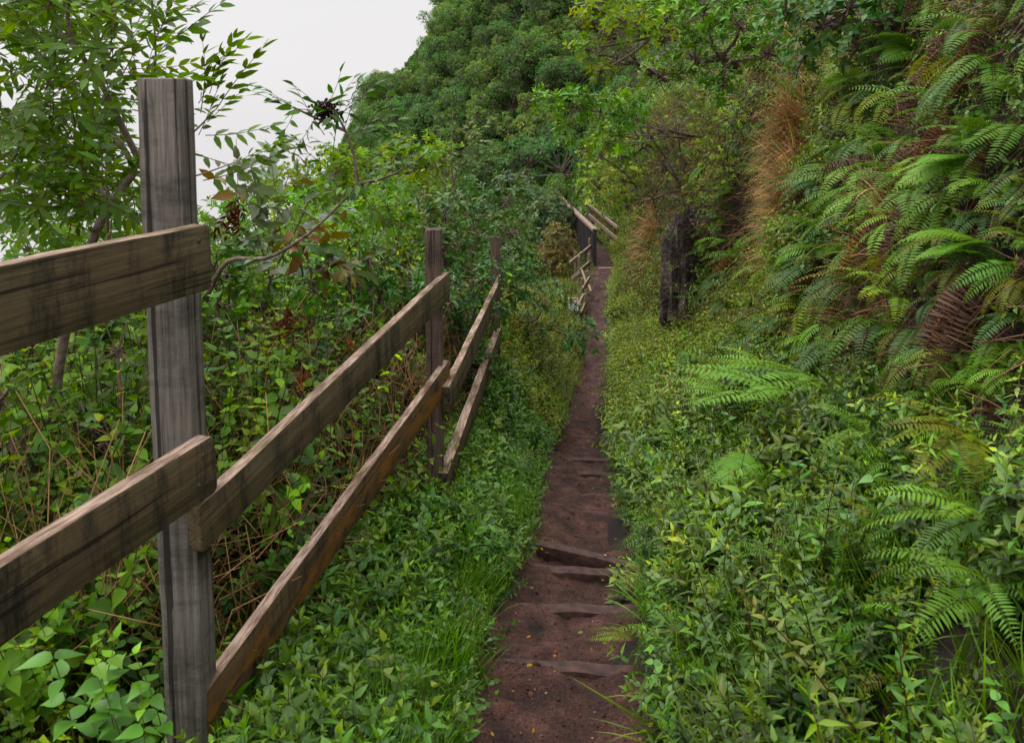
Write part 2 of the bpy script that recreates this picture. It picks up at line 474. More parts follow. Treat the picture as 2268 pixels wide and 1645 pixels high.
def left_z(u, d, x):
    """ground left of the trail, u metres from its left edge"""
    zp = pz(d)
    zt = np.interp(d, [0, 1.2, 2.2, 3, 5, 8, 12, 14, 16, 18, 20, 22, 26, 34], [-1.8, -1.84, -1.93, -2.03, -2.2, -2.4, -3.1, -3.9, -4.3, -4.6, -4.8, -4.9, -5.5, -5.8])
    zt = np.where((d < 13) & (d > 3.5), np.maximum(zt, zp - .02), zt)
    zz = zp + (zt - zp) * sstep(0.05, np.where(d < 13, .8, .5), u) + .06 * sstep(0, .3, u) * (d < 16)
    zz = zz - .30 * np.maximum(0, u - 1.6) ** 1.15 - .02 * np.maximum(0, u - 6) ** 2
    p = np.stack([x * .9, d * .9, np.zeros_like(d)], -1)
    return zz + fbm(p) * .10 * sstep(.1, .8, u) + fbm(p * 2.6 + 5, 3) * .10 * sstep(.08, .4, u)
def bank_dims(d):
    wb = np.interp(d, [0, 2, 4, 8, 12, 16, 20, 24, 34], [.95, .98, 1.1, 1.2, .85, .62, .32, .3, .5])
    hb = np.interp(d, [0, 2, 4, 8, 12, 16, 20, 24, 34], [.66, .68, .76, .60, .42, .42, .25, .3, .3])
    return wb, hb
def right_pos(v, d):
    """v 0..1 bank beside the trail, 1..2 cliff face (3.6 m high), 2..3 slope above"""
    v = np.asarray(v, float); d = np.asarray(d, float)
    wb, hb = bank_dims(d)
    x0, z0 = pc(d) + pw(d), pz(d)
    a = np.clip(v, 0, 1); b = np.clip(v - 1, 0, 1); c = np.clip(v - 2, 0, 1)
    H = 3.6
    lean = np.interp(d, [0, 4, 8, 12, 18, 24, 34], [.24, .24, .26, .16, .12, .28, .45])
    x = x0 + wb * a + lean * H * b + c * 9.0
    z = z0 + hb * (a ** .85) + H * b + c * 8.0
    q = np.stack([x * .7, d * .7, z * .7], -1)
    nn = fbm(q) * .38 * sstep(.6, 1.4, v)
    q2 = np.stack([x * 2.1 + 9, d * 2.1, z * 2.1], -1)
    nn = nn + fbm(q2, 3) * .12 * sstep(.2, 1.1, v)
    x = x + nn; z = z + .3 * nn * 0 + fbm(q2 + 20, 3) * .17 * sstep(0, .35, v) * (v < 1.3)
    return np.stack([x, d, z], -1)
def right_frame(v, d):
    p = right_pos(v, d); e_ = .03
    tv = right_pos(v + e_, d) - right_pos(v - e_, d); td = right_pos(v, d + e_) - right_pos(v, d - e_)
    n_ = np.cross(td, tv); n_ /= np.linalg.norm(n_, axis=-1, keepdims=True) + 1e-9
    n_ = np.where(n_[..., 0:1] > .2, -n_, n_); n_ = np.where((n_[..., 2:3] < -.5), -n_, n_)
    return p, n_
def grid_mesh(name, Pts, mat, flip=False):
    a, b = Pts.shape[:2]
    i = np.arange(a * b).reshape(a, b)
    Q = np.stack([i[:-1, :-1], i[1:, :-1], i[1:, 1:], i[:-1, 1:]], -1).reshape(-1, 4)
    if flip: Q = Q[:, ::-1]
    return trimesh(name, Pts.reshape(-1, 3), Q, None, mat)

# ------------------------------------------------------------------ large structure: ground, path, hillside, hill
# sheet to the left of and beneath the trail
uu = np.concatenate([np.linspace(-.9, 0, 8)[:-1], np.linspace(0, 1.4, 18)[:-1], np.linspace(1.4, 40, 60)])
dd = np.concatenate([np.linspace(-3, 12, 130)[:-1], np.linspace(12, 60, 110)])
D, U = np.meshgrid(dd, uu, indexing='ij')
X = pc(D) - pw(D) - U
Z = np.where(U > 0, left_z(np.maximum(U, 0), D, X), pz(D)) - .16 * (U < .06) - .03
Z = Z - np.maximum(0, D - 30) * .25
tag(obj('ground', grid_mesh('ground', np.stack([X, D, Z], -1), M_soil, True)), kind='structure')
# the trail itself
pd_ = np.concatenate([np.linspace(-1.5, 8, 900)[:-1], np.linspace(8, 31, 700)])
pu = np.linspace(-1, 1, 56)
D, U = np.meshgrid(pd_, pu, indexing='ij')
wv = pw(D) + .13
X = pc(D) + U * wv
nl = fbm(np.stack([X * 4, D * 4, D * 0], -1), 5)
nf = fbm(np.stack([X * 17, D * 17, D * 0 + 3], -1), 4)
rut = -.03 * np.exp(-((U - .1) / .45) ** 2)
Z = pstep(D + .05 * fbm(np.stack([X * 3, D * .3, D * 0 + 9], -1), 2) + .10 * U * np.where(D < 8, 1, .2)) + nl * .055 + nf * .022 + rut + .055 * np.abs(U) ** 3
Z = Z + nl * .05 * sstep(7, 10, D)
Z = np.where(D > 20.5, pz(D) + nl * .02, Z)
tag(obj('path', grid_mesh('path', np.stack([X, D, Z], -1), M_path, True)), kind='structure')
# right bank and cliff
dd = np.concatenate([np.linspace(-2, 14, 170)[:-1], np.linspace(14, 60, 140)])
vv = np.concatenate([np.linspace(-.08, 1, 22)[:-1], np.linspace(1, 2, 40)[:-1], np.linspace(2, 3, 30)])
D, Vv = np.meshgrid(dd, vv, indexing='ij')
RP = right_pos(np.maximum(Vv, 0), D)
RP[..., 0] += np.where(Vv < 0, Vv * 1.5, 0); RP[..., 2] += np.where(Vv < 0, Vv * .6, 0)
tag(obj('hillside', grid_mesh('hillside', RP, M_soil)), kind='structure')

# far hill closing the valley
def hill_z(x, y):
    base = -6.2
    y0 = 33 + np.maximum(0, -(x - 1.5)) * 1.05
    s = np.maximum(0, y - y0)
    h = 1.15 * s
    h = h - .010 * s * s
    top = np.interp(x, [-16, -12.5, -10.5, -9, -6.5, -4, 0, 8], [-8, -6, -3, -.3, 2.0, 5.5, 12, 22])
    k = base + h
    zz = np.minimum(k, top)
    return zz + fbm(np.stack([x * .25, y * .25, x * 0], -1), 4) * 1.1
hx = np.linspace(-26, 40, 120); hy = np.linspace(31, 100, 110)
HX, HY = np.meshgrid(hx, hy, indexing='ij')
HZ = hill_z(HX, HY)
HZ = np.where(HX < -13, HZ - (-13 - HX) * 1.2, HZ)
tag(obj('hill', grid_mesh('hill', np.stack([HX, HY, HZ], -1), M_hill)), kind='structure')

#@@VEG
# ------------------------------------------------------------------ timber
def timber(name, L, h, th, mat, parent, h1=None, seg=26, bev=.006, rnd=0.0, wob=.0025, seed=0, rbev=None):
    """a board along local X, top edge at z=0, face at y=0, body towards +Y"""
    bm = bmesh.new(); h1 = h if h1 is None else h1
    xs = [L * i / seg for i in range(seg + 1)]
    rows = []
    for x in xs:
        hh = h + (h1 - h) * x / L
        rows.append([bm.verts.new((x, 0, 0)), bm.verts.new((x, th, 0)), bm.verts.new((x, th, -hh)), bm.verts.new((x, 0, -hh))])
    long_e = []
    for i in range(seg):
        a, b = rows[i], rows[i + 1]
        for j in range(4):
            k = (j + 1) % 4
            bm.faces.new((a[j], b[j], b[k], a[k]))
    f0 = bm.faces.new(rows[0]); f1 = bm.faces.new(rows[-1][::-1])
    bmesh.ops.recalc_face_normals(bm, faces=bm.faces)
    if rnd > 0:      # saw-rounded upper and lower corners at the ends
        ce = [e_ for e_ in bm.edges if (all(abs(v.co.x) < 1e-6 for v in e_.verts) or all(abs(v.co.x - L) < 1e-6 for v in e_.verts)) and abs(e_.verts[0].co.z - e_.verts[1].co.z) < 1e-6]
        bmesh.ops.bevel(bm, geom=ce, offset=rnd, segments=4, affect='EDGES', profile=.5)
    ed = [e_ for e_ in bm.edges if e_.calc_face_angle(0) > .6]
    bmesh.ops.bevel(bm, geom=ed, offset=bev, segments=2, affect='EDGES', profile=.6)
    co = np.array([v.co[:] for v in bm.verts])
    q = co * np.array([3.0, 3, 3]) + seed * 7.1
    dn = fbm(q, 3) * wob; d2 = fbm(q * np.array([1, 9, 9]) + 40, 2) * wob * .6
    d3 = fbm(q * 4 + 90, 2) * wob
    for v, a, b, c_ in zip(bm.verts, dn, d2, d3):
        v.co.y += a + b; v.co.z += a * 1.2 - b + c_ * .7
    me = bpy.data.meshes.new(name); bm.to_mesh(me); bm.free()
    me.materials.append(mat)
    for p in me.polygons: p.use_smooth = True
    try: me.set_sharp_from_angle(angle=.6)
    except Exception: pass
    return obj(name, me, parent)
def rail(a, b, ha, hb, mat, parent, th=.038, name='rail', seed=0, rnd=.012):
    """a, b: world points of the upper edge of the trail-side face"""
    a, b = Vector(a), Vector(b); L = (b - a).length
    ex = (b - a) / L; ey = Vector((0, 0, 1)).cross(ex).normalized(); ez = ex.cross(ey)
    o = timber(name, L, ha, th, mat, parent, h1=hb, rnd=rnd, seed=seed)
    m = Matrix((ex, ey, ez)).transposed().to_4x4(); m.translation = a
    o.matrix_world = m
    return o
def post(base, top, wx, wy, mat, parent, name='post', seed=0, bev=.007, wob=.003):
    """upright timber; base and top are world points on its axis"""
    base, top = Vector(base), Vector(top); L = (top - base).length
    ex = (top - base) / L; ez = Vector((0, 1, 0)); ey = ez.cross(ex).normalized(); ez = ex.cross(ey)
    o = timber(name, L, wy, wx, mat, parent, seg=22, bev=bev, wob=wob, seed=seed)
    m = Matrix((ex, ey, ez)).transposed().to_4x4()
    m.translation = base - ey * wx / 2 + ez * wy / 2
    o.matrix_world = m
    return o
PXM = lambda px, d: px / F * d

fence = empty('wooden_fence', P(960, 1170, 3.9))
tag(fence, 'weathered grey wooden rail fence with three posts in the left foreground', 'fence')
bpy.context.view_layer.update()
def keep(o, parent):
    """parent without moving"""
    o.parent = parent; o.matrix_parent_inverse = parent.matrix_world.inverted(); return o
def mk(fn, parent, *a, **k): return keep(fn(*a, None, **k), parent)
_nail = flat_mat('rusty_nail', (.045, .028, .02), .6)
# posts
t1 = P(345, 173, 1.87); mk(post, fence, (t1.x, t1.y + .045, -1.85), (t1.x, t1.y + .045, t1.z), .099, .092, M_post, seed=1, bev=.008)
t2 = P(958, 510, 3.9); mk(post, fence, (t2.x, t2.y + .045, -2.3), (t2.x, t2.y + .045, t2.z), .078, .085, M_post2, seed=2)
t3 = P(1100, 526, 6.4); mk(post, fence, (t3.x - .01, t3.y + .045, -2.9), (t3.x - .01, t3.y + .045, t3.z), .078, .085, M_post2, seed=3)
# section towards the viewer
def sec(parent, X0, Y0, d0, X1, Y1, d1, h0, h1, mat, seed, **k):
    r_ = mk(rail, parent, P(X0, Y0, d0), P(X1, Y1, d1), PXM(h0, d0), PXM(h1, d1), mat, seed=seed, **k)
    return r_
def ext(X1, Y1, d1, VX, VY, d0):
    """the same rail line followed back to depth d0"""
    k = (VX - X1) * d1; Xs = VX - k / d0
    return Xs, VY + (Y1 - VY) * (d1 / d0)
xs, ys = ext(467, 497, 1.86, 1580, 273, .62)
R = []
R.append(sec(fence, xs, ys, .62, 467, 494, 1.86, 146 * 3.0, 148, M_rail, 11, th=.04, rnd=.02))
xs, ys = ext(476, 962, 1.88, 1580, 273, .62)
R.append(sec(fence, xs, ys, .62, 476, 960, 1.88, 136 * 3.03, 138, M_rail, 12, th=.04, rnd=.02))
R.append(sec(fence, 441, 1123, 1.84, 996, 602, 3.98, 118, 62, M_rail, 13, th=.035, rnd=.012))
R.append(sec(fence, 449, 1545, 1.87, 996, 796, 3.98, 126, 64, M_raillichen, 14, th=.035, rnd=.012))
R.append(sec(fence, 996, 856, 3.84, 1117, 602, 6.5, 66, 39, M_rail, 15, th=.038, rnd=.01))
R.append(sec(fence, 992, 1046, 3.86, 1112, 719, 6.5, 58, 37, M_rail, 16, th=.05, rnd=.01))
def nail(rl, x, z, r=.006):
    g = bmesh.new(); bmesh.ops.create_cone(g, cap_ends=True, segments=8, radius1=r, radius2=r * .7, depth=.005)
    me = bpy.data.meshes.new('nail'); g.to_mesh(me); g.free(); me.materials.append(_nail)
    o = obj('nail', me); o.rotation_euler = (PI / 2, 0, 0); o.location = (x, -.001, z); o.parent = rl
for rl, L in ((R[0], 1), (R[1], 1)):
    bb = max(v.co.x for v in rl.data.vertices)
    nail(rl, bb - .045, -.035); nail(rl, bb - .065, -.10)

# ---- far zigzag fence by the bridge
ff = empty('zigzag_fence', P(1290, 690, 19.0))
tag(ff, 'pale bare-timber zigzag fence climbing the left trail edge just before the footbridge', 'fence')
bpy.context.view_layer.update()
def fpost(X0, Y0, Y1, d, wpx=4.8, lean=0):
    t = P(X0, Y0, d); b = P(X0 + lean, Y1, d)
    mk(post, ff, (b.x, b.y, b.z - .25), (t.x, t.y, t.z), PXM(wpx, d), .09, M_farwood, seed=int(X0), bev=.008)
fpost(1282.5, 567, 660, 20.2, 5.6); fpost(1274, 557, 612, 21.5, 5.2); fpost(1306, 528, 566, 21.6, 5.2)
fpost(1304, 562, 604, 20.6, 5.4); fpost(1300, 600, 640, 18.2, 5.8); fpost(1289.5, 616, 660, 17.2, 5.8, 2); fpost(1297, 650, 698, 16.0, 6, -1)
def frail(X0, Y0, d0, X1, Y1, d1, h=8.5):
    mk(rail, ff, P(X0, Y0, d0), P(X1, Y1, d1), PXM(h, d0), PXM(h, d1), M_farwood, seed=int(X0), th=.04, rnd=.004)
frail(1263, 580, 20.4, 1310, 542, 21.4); frail(1264, 613, 20.4, 1284, 597, 20.1); frail(1286, 596, 20.0, 1309, 576, 20.6)
frail(1292, 637, 16.9, 1307, 612, 18.0, 6.5); frail(1279, 683, 15.0, 1294, 650, 16.6, 7); frail(1289, 690, 15.1, 1302, 658, 16.5, 7)
frail(1287, 596, 19.3, 1295, 622, 18.0, 5); frail(1302, 630, 17.2, 1307, 644, 16.6, 5)

# ---- footbridge
br = empty('footbridge', P(1345, 575, 23))
tag(br, 'narrow wooden footbridge with dark plank siding at the far end of the trail', 'footbridge')
bpy.context.view_layer.update()
def brail(a, b, h, mat, name, th=.04):
    return mk(rail, br, a, b, h, h, mat, name=name, th=th, seed=3, rnd=.004)
Lh0, Lh1 = P(1325, 508, 21.3), P(1243, 434, 29.2)
brail(Lh0, Lh1, .075, M_farwood, 'handrail', .14)
nb = 30
for i in range(nb):                                     # upright siding boards under the left handrail
    t = (i + .5) / nb; p = Lh0.lerp(Lh1, t)
    hgt = .92 + .08 * math.sin(i * 2.3) + .25 * sstep(0, 4, i) * sstep(12, 5, i)
    mk(post, br, (p.x - .06, p.y, p.z - .08 - float(hgt)), (p.x - .06 - .006 * math.sin(i * 5.1), p.y, p.z - .075), .03, .235, M_plank, name='siding_board', seed=i, bev=.004)
e0 = P(1317, 509, 21.25); mk(post, br, (e0.x, e0.y, e0.z - 1.25), (e0.x, e0.y, e0.z + .02), .10, .10, M_plank, seed=5)
Rt0, Rt1 = P(1370, 501, 22.0), P(1302, 448, 29.0)
Rm0, Rm1 = P(1370, 527, 22.0), P(1306, 473, 28.0)
Rb0, Rb1 = P(1368, 542, 22.2), P(1316, 497, 27.5)
brail(Rt0, Rt1, .09, M_farwood, 'handrail', .05); brail(Rm0, Rm1, .14, M_farwood, 'midrail', .04); brail(Rb0, Rb1, .16, M_farwood, 'kickboard', .04)
_rust = flat_mat('reddish_baluster', (.17, .075, .04), .8)
for i in range(16):
    t = i / 15; p = Rt0.lerp(Rt1, t)
    mk(post, br, (p.x + .03, p.y, p.z - .80), (p.x + .03, p.y, p.z - .03), .035, .05, _rust, name='baluster', seed=i, bev=.003)
for dy in np.arange(26.2, 30.2, .16):
    a = pc(dy)
    mk(rail, br, (a - .45, dy, pz(dy) + .035), (a + .45, dy, pz(dy) + .035), .035, .035, M_step, name='deck_board', th=.145, seed=int(dy * 9), rnd=.002)
stp = mk(rail, br, P(1326, 594, 20.7), P(1368, 594, 20.7), .09, .09, M_farwood, name='threshold_board', th=.12, seed=8, rnd=.004)

# ---- warning sign
sg = empty('warning_sign', P(1268, 690, 15.1))
tag(sg, 'small white sign with orange header and yellow diamond in weeds left of the trail', 'sign')
bpy.context.view_layer.update()
def plate(name, pts, mat, loc, th=.003, parent=sg):
    bm = bmesh.new(); vs = [bm.verts.new((x, 0, z)) for x, z in pts]; f = bm.faces.new(vs)
    r_ = bmesh.ops.extrude_face_region(bm, geom=[f]); bmesh.ops.translate(bm, verts=[v for v in r_['geom'] if isinstance(v, bmesh.types.BMVert)], vec=(0, th, 0))
    bmesh.ops.recalc_face_normals(bm, faces=bm.faces)
    me = bpy.data.meshes.new(name); bm.to_mesh(me); bm.free(); me.materials.append(mat)
    o = obj(name, me); o.location = loc; o.rotation_euler = (0, math.radians(-3), 0); keep(o, parent); return o
def rrect(w_, h_, r_, cx=0, cz=0, n=5):
    pts = []
    for qx, qz, a0 in ((1, 1, 0), (-1, 1, 90), (-1, -1, 180), (1, -1, 270)):
        for i in range(n + 1):
            a = math.radians(a0 + 90 * i / n); pts.append((cx + qx * (w_ / 2 - r_) + r_ * math.cos(a), cz + qz * (h_ / 2 - r_) + r_ * math.sin(a)))
    return pts
s0 = P(1269.5, 674, 15.0); sw, sh = PXM(23, 15.0), PXM(30, 15.0)
bpy.context.view_layer.update()
plate('panel', rrect(sw, sh, .018), flat_mat('sign_white', (.80, .79, .78), .5), s0, .006)
plate('header_band', rrect(sw * .84, sh * .13, .004, 0, sh * .39), flat_mat('sign_orange', (.62, .14, .06), .5), s0 - Vector((0, .003, 0)))
plate('diamond_symbol', [(-sw * .17 + sw * .17 * c_, sh * .13 + sw * .17 * s_) for c_, s_ in ((1, 0), (0, 1), (-1, 0), (0, -1))], flat_mat('sign_black', (.02, .02, .02), .5), s0 - Vector((0, .003, 0)))
plate('diamond_centre', [(-sw * .16 + sw * .14 * c_, sh * .13 + sw * .14 * s_) for c_, s_ in ((1, 0), (0, 1), (-1, 0), (0, -1))], flat_mat('sign_yellow', (.62, .52, .05), .5), s0 - Vector((0, .006, 0)))
_ink = flat_mat('sign_ink', (.22, .22, .25), .6)
for zz_, x0, x1 in ((-.10, -.42, -.05), (-.10, .05, .38), (-.19, -.40, .34), (-.27, -.38, .10), (-.27, .16, .36), (-.36, -.3, .22)):
    plate('text_line', [(sw * x0, sh * zz_), (sw * x1, sh * zz_), (sw * x1, sh * (zz_ + .028)), (sw * x0, sh * (zz_ + .028))], _ink, s0 - Vector((0, .003, 0)))
mk(post, sg, (s0.x, s0.y + .035, s0.z - .7), (s0.x, s0.y + .035, s0.z + .1), .04, .04, M_farwood, seed=2, bev=.003)

# ---- timber steps across the trail
stepinfo = [(2, 'flush muddy timber step nearest the viewer, across the bottom of the trail'), (3, 'second muddy timber step up from the bottom of the picture'),
            (4, 'flat timber step just in front of the raised slanting plank'), (6, 'thin dark timber step just beyond the raised slanting plank'),
            (7, 'thin timber step, second beyond the raised slanting plank'), (8, 'timber step where fern tips reach in from the right bank'), (9, 'farthest timber step before the trail narrows and turns rough')]
for k_, lab in stepinfo:
    dd_ = STEP_D[k_]; c_, w_ = float(pc(dd_)), float(pw(dd_)) + .08
    zz_ = float(pstep(dd_ - .02)) - (.012 if k_ < 5 else .022)
    sl = -.012 if k_ % 2 else .01
    o = rail((c_ - w_, dd_ + .0, zz_ + sl), (c_ + w_, dd_ - .04, zz_ - sl), .09, .09, M_step, None, th=.06, name='timber_step', seed=k_, rnd=.008)
    for v9 in o.data.vertices: v9.co.z += .004 * math.sin(v9.co.x * 9 + k_ * 2) + .003 * math.sin(v9.co.x * 31 + k_)
    tag(o, lab, 'step', 'timber steps set across the trail')
a_, b_ = P(1188, 1206, 3.72), P(1392, 1252, 3.56)
o = rail(a_, b_, .075, .075, M_step, None, th=.05, name='timber_step', seed=33, rnd=.006)
tag(o, 'raised slanting plank step with a dark undercut across the middle of the trail', 'step', 'timber steps set across the trail')
# ================================================================== vegetation
def proj(p):
    """world points -> picture coordinates (2268 wide), the inverse of P"""
    p = np.asarray(p, float)
    c_, s_ = math.cos(PITCH), math.sin(PITCH)
    zf = p[..., 1] * c_ - p[..., 2] * s_; zu = p[..., 1] * s_ + p[..., 2] * c_
    return 1134 + F * p[..., 0] / zf, 822.5 - F * (zu / zf - SHY * 2268 / F)
_gv, _gd = np.meshgrid(np.linspace(0, 3, 260), np.exp(np.linspace(math.log(1.3), math.log(30), 300)), indexing='ij')
_gp = right_pos(_gv, _gd); _gx, _gy = proj(_gp)
def on_right(X, Y, dmin=0, dmax=99):
    """(v, d) of the bank or cliff seen at a picture point"""
    s_ = (_gx - X) ** 2 + (_gy - Y) ** 2 + ((_gd < dmin) | (_gd > dmax)) * 1e9
    near = s_ < max(s_.min() * 4, 260)
    k = np.argmin(np.where(near, _gd, 1e9)); i, j = np.unravel_index(k, s_.shape)
    return float(_gv[i, j]), float(_gd[i, j])

GREEN = (.056, .120, .034)
LIME = (.13, .23, .028)
BLUEG = (.045, .105, .050)
SAGE = (.085, .125, .062)
OLIVE = (.10, .115, .025)
DARKG = (.028, .062, .018)
STEMB = np.array((.06, .032, .022))
STEMG = np.array((.07, .10, .03))

def sprig(h, nodes, L, leaf, lcol, scol=STEMB, start=.25, whorl=2, elev=15, lean=.18, tipgrow=True, seed=0, wide=None):
    """an upright stem with leaves in pairs or whorls"""
    r = np.random.default_rng(seed); g = G()
    t = np.linspace(0, 1, 6); a = r.uniform(0, 2 * PI)
    pts = np.stack([lean * h * t ** 2 * math.cos(a), lean * h * t ** 2 * math.sin(a), h * t], -1)
    tube(g, pts, np.linspace(.0018, .0009, 6) * (h / .3) ** .5, scol, 3)
    yaw = r.uniform(0, 2 * PI)
    for i in range(nodes):
        s = start + (1 - start) * i / max(1, nodes - 1)
        p = np.array([np.interp(s, t, pts[:, k]) for k in range(3)])
        m = whorl; yaw += PI / m + r.normal(0, .2)
        ang = yaw + np.arange(m) * 2 * PI / m + r.normal(0, .15, m)
        frac = 1 - .55 * max(0, s - .75) / .25 if tipgrow else 1
        el = np.radians(elev + 38 * max(0, s - .8) / .2 + r.normal(0, 15, m))
        dr = np.stack([np.cos(ang) * np.cos(el), np.sin(ang) * np.cos(el), np.sin(el)], -1)
        nr = np.stack([-np.cos(ang) * np.sin(el), -np.sin(ang) * np.sin(el), np.cos(el)], -1) + r.normal(0, .18, (m, 3))
        col = np.array(lcol) * np.exp(r.normal(0, .22, (m, 1)))
        if s > .85: col = col * np.array([1.45, 1.25, .8])
        bake(g, leaf, frames(dr, nr), np.tile(p, (m, 1)), L * frac * r.uniform(.8, 1.15, m), col)
    return g.proto()

def scatter(g, protos, pos, up, smin, smax, base=(1, 1, 1), v=.2, h=.10, r=rng, sc_=None):
    n_ = len(pos)
    if n_ == 0: return
    yaw = r.uniform(0, 2 * PI, n_)
    hd = np.stack([np.cos(yaw), np.sin(yaw), np.zeros(n_)], -1)
    z = up / np.linalg.norm(up, axis=1, keepdims=True)
    x = np.cross(hd, z); x /= np.linalg.norm(x, axis=1, keepdims=True); y = np.cross(z, x)
    R_ = np.stack([x, y, z], -1)
    s = r.uniform(smin, smax, n_)
    if sc_ is not None: s = s * sc_
    k = r.integers(0, len(protos), n_)
    tn = tints(n_, base, v, h, r)
    for i, pr in enumerate(protos):
        m = k == i
        if m.any(): bake(g, pr, R_[m], pos[m], s[m], tn[m])

def lod_d(n_, d0, d1, p, r=rng):
    """depths with density ~ d**-p"""
    u = r.random(n_)
    if abs(p - 1) < 1e-3: return d0 * (d1 / d0) ** u
    return (d0 ** (1 - p) + u * (d1 ** (1 - p) - d0 ** (1 - p))) ** (1 / (1 - p))
UP = np.array([0, 0, 1.0])

# ---- small protos
SP_bank = [sprig(.26, 7, .062, L8, GREEN, seed=i, whorl=3, elev=22, start=.3) for i in range(5)] + \
          [sprig(.24, 8, .050, L8, (.050, .10, .034), seed=i + 9, whorl=3, elev=12, start=.2) for i in range(3)] + \
          [sprig(.30, 7, .058, L8, (.075, .13, .036), STEMG, seed=i + 20, whorl=2, elev=30) for i in range(2)]
SP_low = [sprig(.20, 6, .034, leaf4(.45), (.075, .135, .032), seed=i + 30, whorl=3, elev=20, start=.2) for i in range(5)] + \
         [sprig(.18, 6, .030, leaf4(.5), (.09, .12, .030), seed=i + 40, whorl=3, elev=10, start=.2) for i in range(2)]
SP_low8 = [sprig(.20, 7, .036, L8b, (.062, .125, .034), seed=i + 50, whorl=2, elev=15, start=.2) for i in range(5)]
SP_ovate = [sprig(.85, 7, .064, OV, (.075, .16, .030), (.085, .055, .036), seed=i + 60, whorl=2, elev=4, start=.60, lean=.16) for i in range(5)] + \
           [sprig(.80, 8, .060, OV, (.065, .145, .035), (.075, .045, .03), seed=i + 70, whorl=2, elev=-4, start=.5, lean=.22) for i in range(4)]
SP_ovate2 = [sprig(.85, 7, .066, OV, (.070, .15, .033), (.085, .045, .03), seed=i + 330, whorl=3, elev=-6, start=.62, lean=.3) for i in range(4)] + \
           [sprig(.80, 7, .060, ovate(.5, .35), (.075, .16, .028), (.085, .045, .03), seed=i + 340, whorl=2, elev=12, start=.5, lean=.3) for i in range(4)]
SP_ovate_s = [sprig(.32, 5, .060, OV, (.075, .15, .045), STEMG, seed=i + 80, whorl=2, elev=10, start=.35) for i in range(4)]
SP_med4 = [sprig(.8, 9, .06, leaf4(.6), (.080, .155, .034), (.07, .045, .03), seed=i + 90, whorl=2, elev=0, start=.4, lean=.2) for i in range(5)]

def blade(n_=5, w=.018, droop=.8, col=(1, 1, 1)):
    """a strap leaf of unit length rising from the origin and arching over along +Y"""
    t = np.linspace(0, 1, n_ + 1); a = PI / 2 - droop * 1.6 * t ** 1.3
    y = np.concatenate([[0], np.cumsum(np.cos(a[:-1]) / n_)]); z = np.concatenate([[0], np.cumsum(np.sin(a[:-1]) / n_)])
    ww = w * (1 - t ** 2) / 2 + .0004
    V = []
    for i in range(n_ + 1): V += [(-ww[i], y[i], z[i]), (ww[i], y[i], z[i])]
    T = []
    for i in range(n_): T += [(2 * i, 2 * i + 1, 2 * i + 3), (2 * i, 2 * i + 3, 2 * i + 2)]
    return np.array(V), np.array(T), np.tile(np.array(col, float), (len(V), 1))
def tuft(nb, h, w, droop, col, seed=0, spread=.04):
    r = np.random.default_rng(seed); g = G()
    for i in range(nb):
        yw = r.uniform(0, 2 * PI); c_, s_ = math.cos(yw), math.sin(yw)
        R_ = np.array([[[c_, -s_, 0], [s_, c_, 0], [0, 0, 1]]])
        bake(g, blade(5, w / h, droop * r.uniform(.5, 1.4)), R_, np.array([[r.normal(0, spread), r.normal(0, spread), 0]]), h * r.uniform(.5, 1.1), np.array(col) * math.exp(r.normal(0, .2)))
    return g.proto()
TUFT = [tuft(22, .26, .006, .7, (.07, .15, .03), seed=i) for i in range(4)]
TUFTD = [tuft(20, .30, .0045, .9, (.23, .15, .075), seed=i + 9) for i in range(4)]

YEL = [sprig(.14, 3, .055, L8, c_, STEMG, seed=i + 300, whorl=2, elev=20, tipgrow=False) for i, c_ in enumerate([(.20, .13, .03), (.20, .18, .03), (.10, .05, .025)])]
SP_bank2 = [sprig(.34, 8, .060, L8n, (.075, .15, .026), (.055, .022, .015), seed=i + 310, whorl=3, elev=-5, start=.35, lean=.3) for i in range(3)] + \
           [sprig(.30, 7, .075, L8, (.060, .12, .040), STEMB, seed=i + 320, whorl=2, elev=-12, start=.35, lean=.35) for i in range(3)]
SP_tall = [sprig(.40, 12, .036, L8, (.070, .14, .030), (.05, .02, .014), seed=i + 350, whorl=2, elev=15, start=.35, lean=.25) for i in range(4)]
def blade(n_=5, w=.018, droop=.8, col=(1, 1, 1)):
    """a strap leaf of unit length rising from the origin and arching over along +Y"""
    t = np.linspace(0, 1, n_ + 1); a = PI / 2 - droop * 1.6 * t ** 1.3
    y = np.concatenate([[0], np.cumsum(np.cos(a[:-1]) / n_)]); z = np.concatenate([[0], np.cumsum(np.sin(a[:-1]) / n_)])
    ww = w * (1 - t ** 2) / 2 + .0004
    V = []
    for i in range(n_ + 1): V += [(-ww[i], y[i], z[i]), (ww[i], y[i], z[i])]
    T = []
    for i in range(n_): T += [(2 * i, 2 * i + 1, 2 * i + 3), (2 * i, 2 * i + 3, 2 * i + 2)]
    return np.array(V), np.array(T), np.tile(np.array(col, float), (len(V), 1))
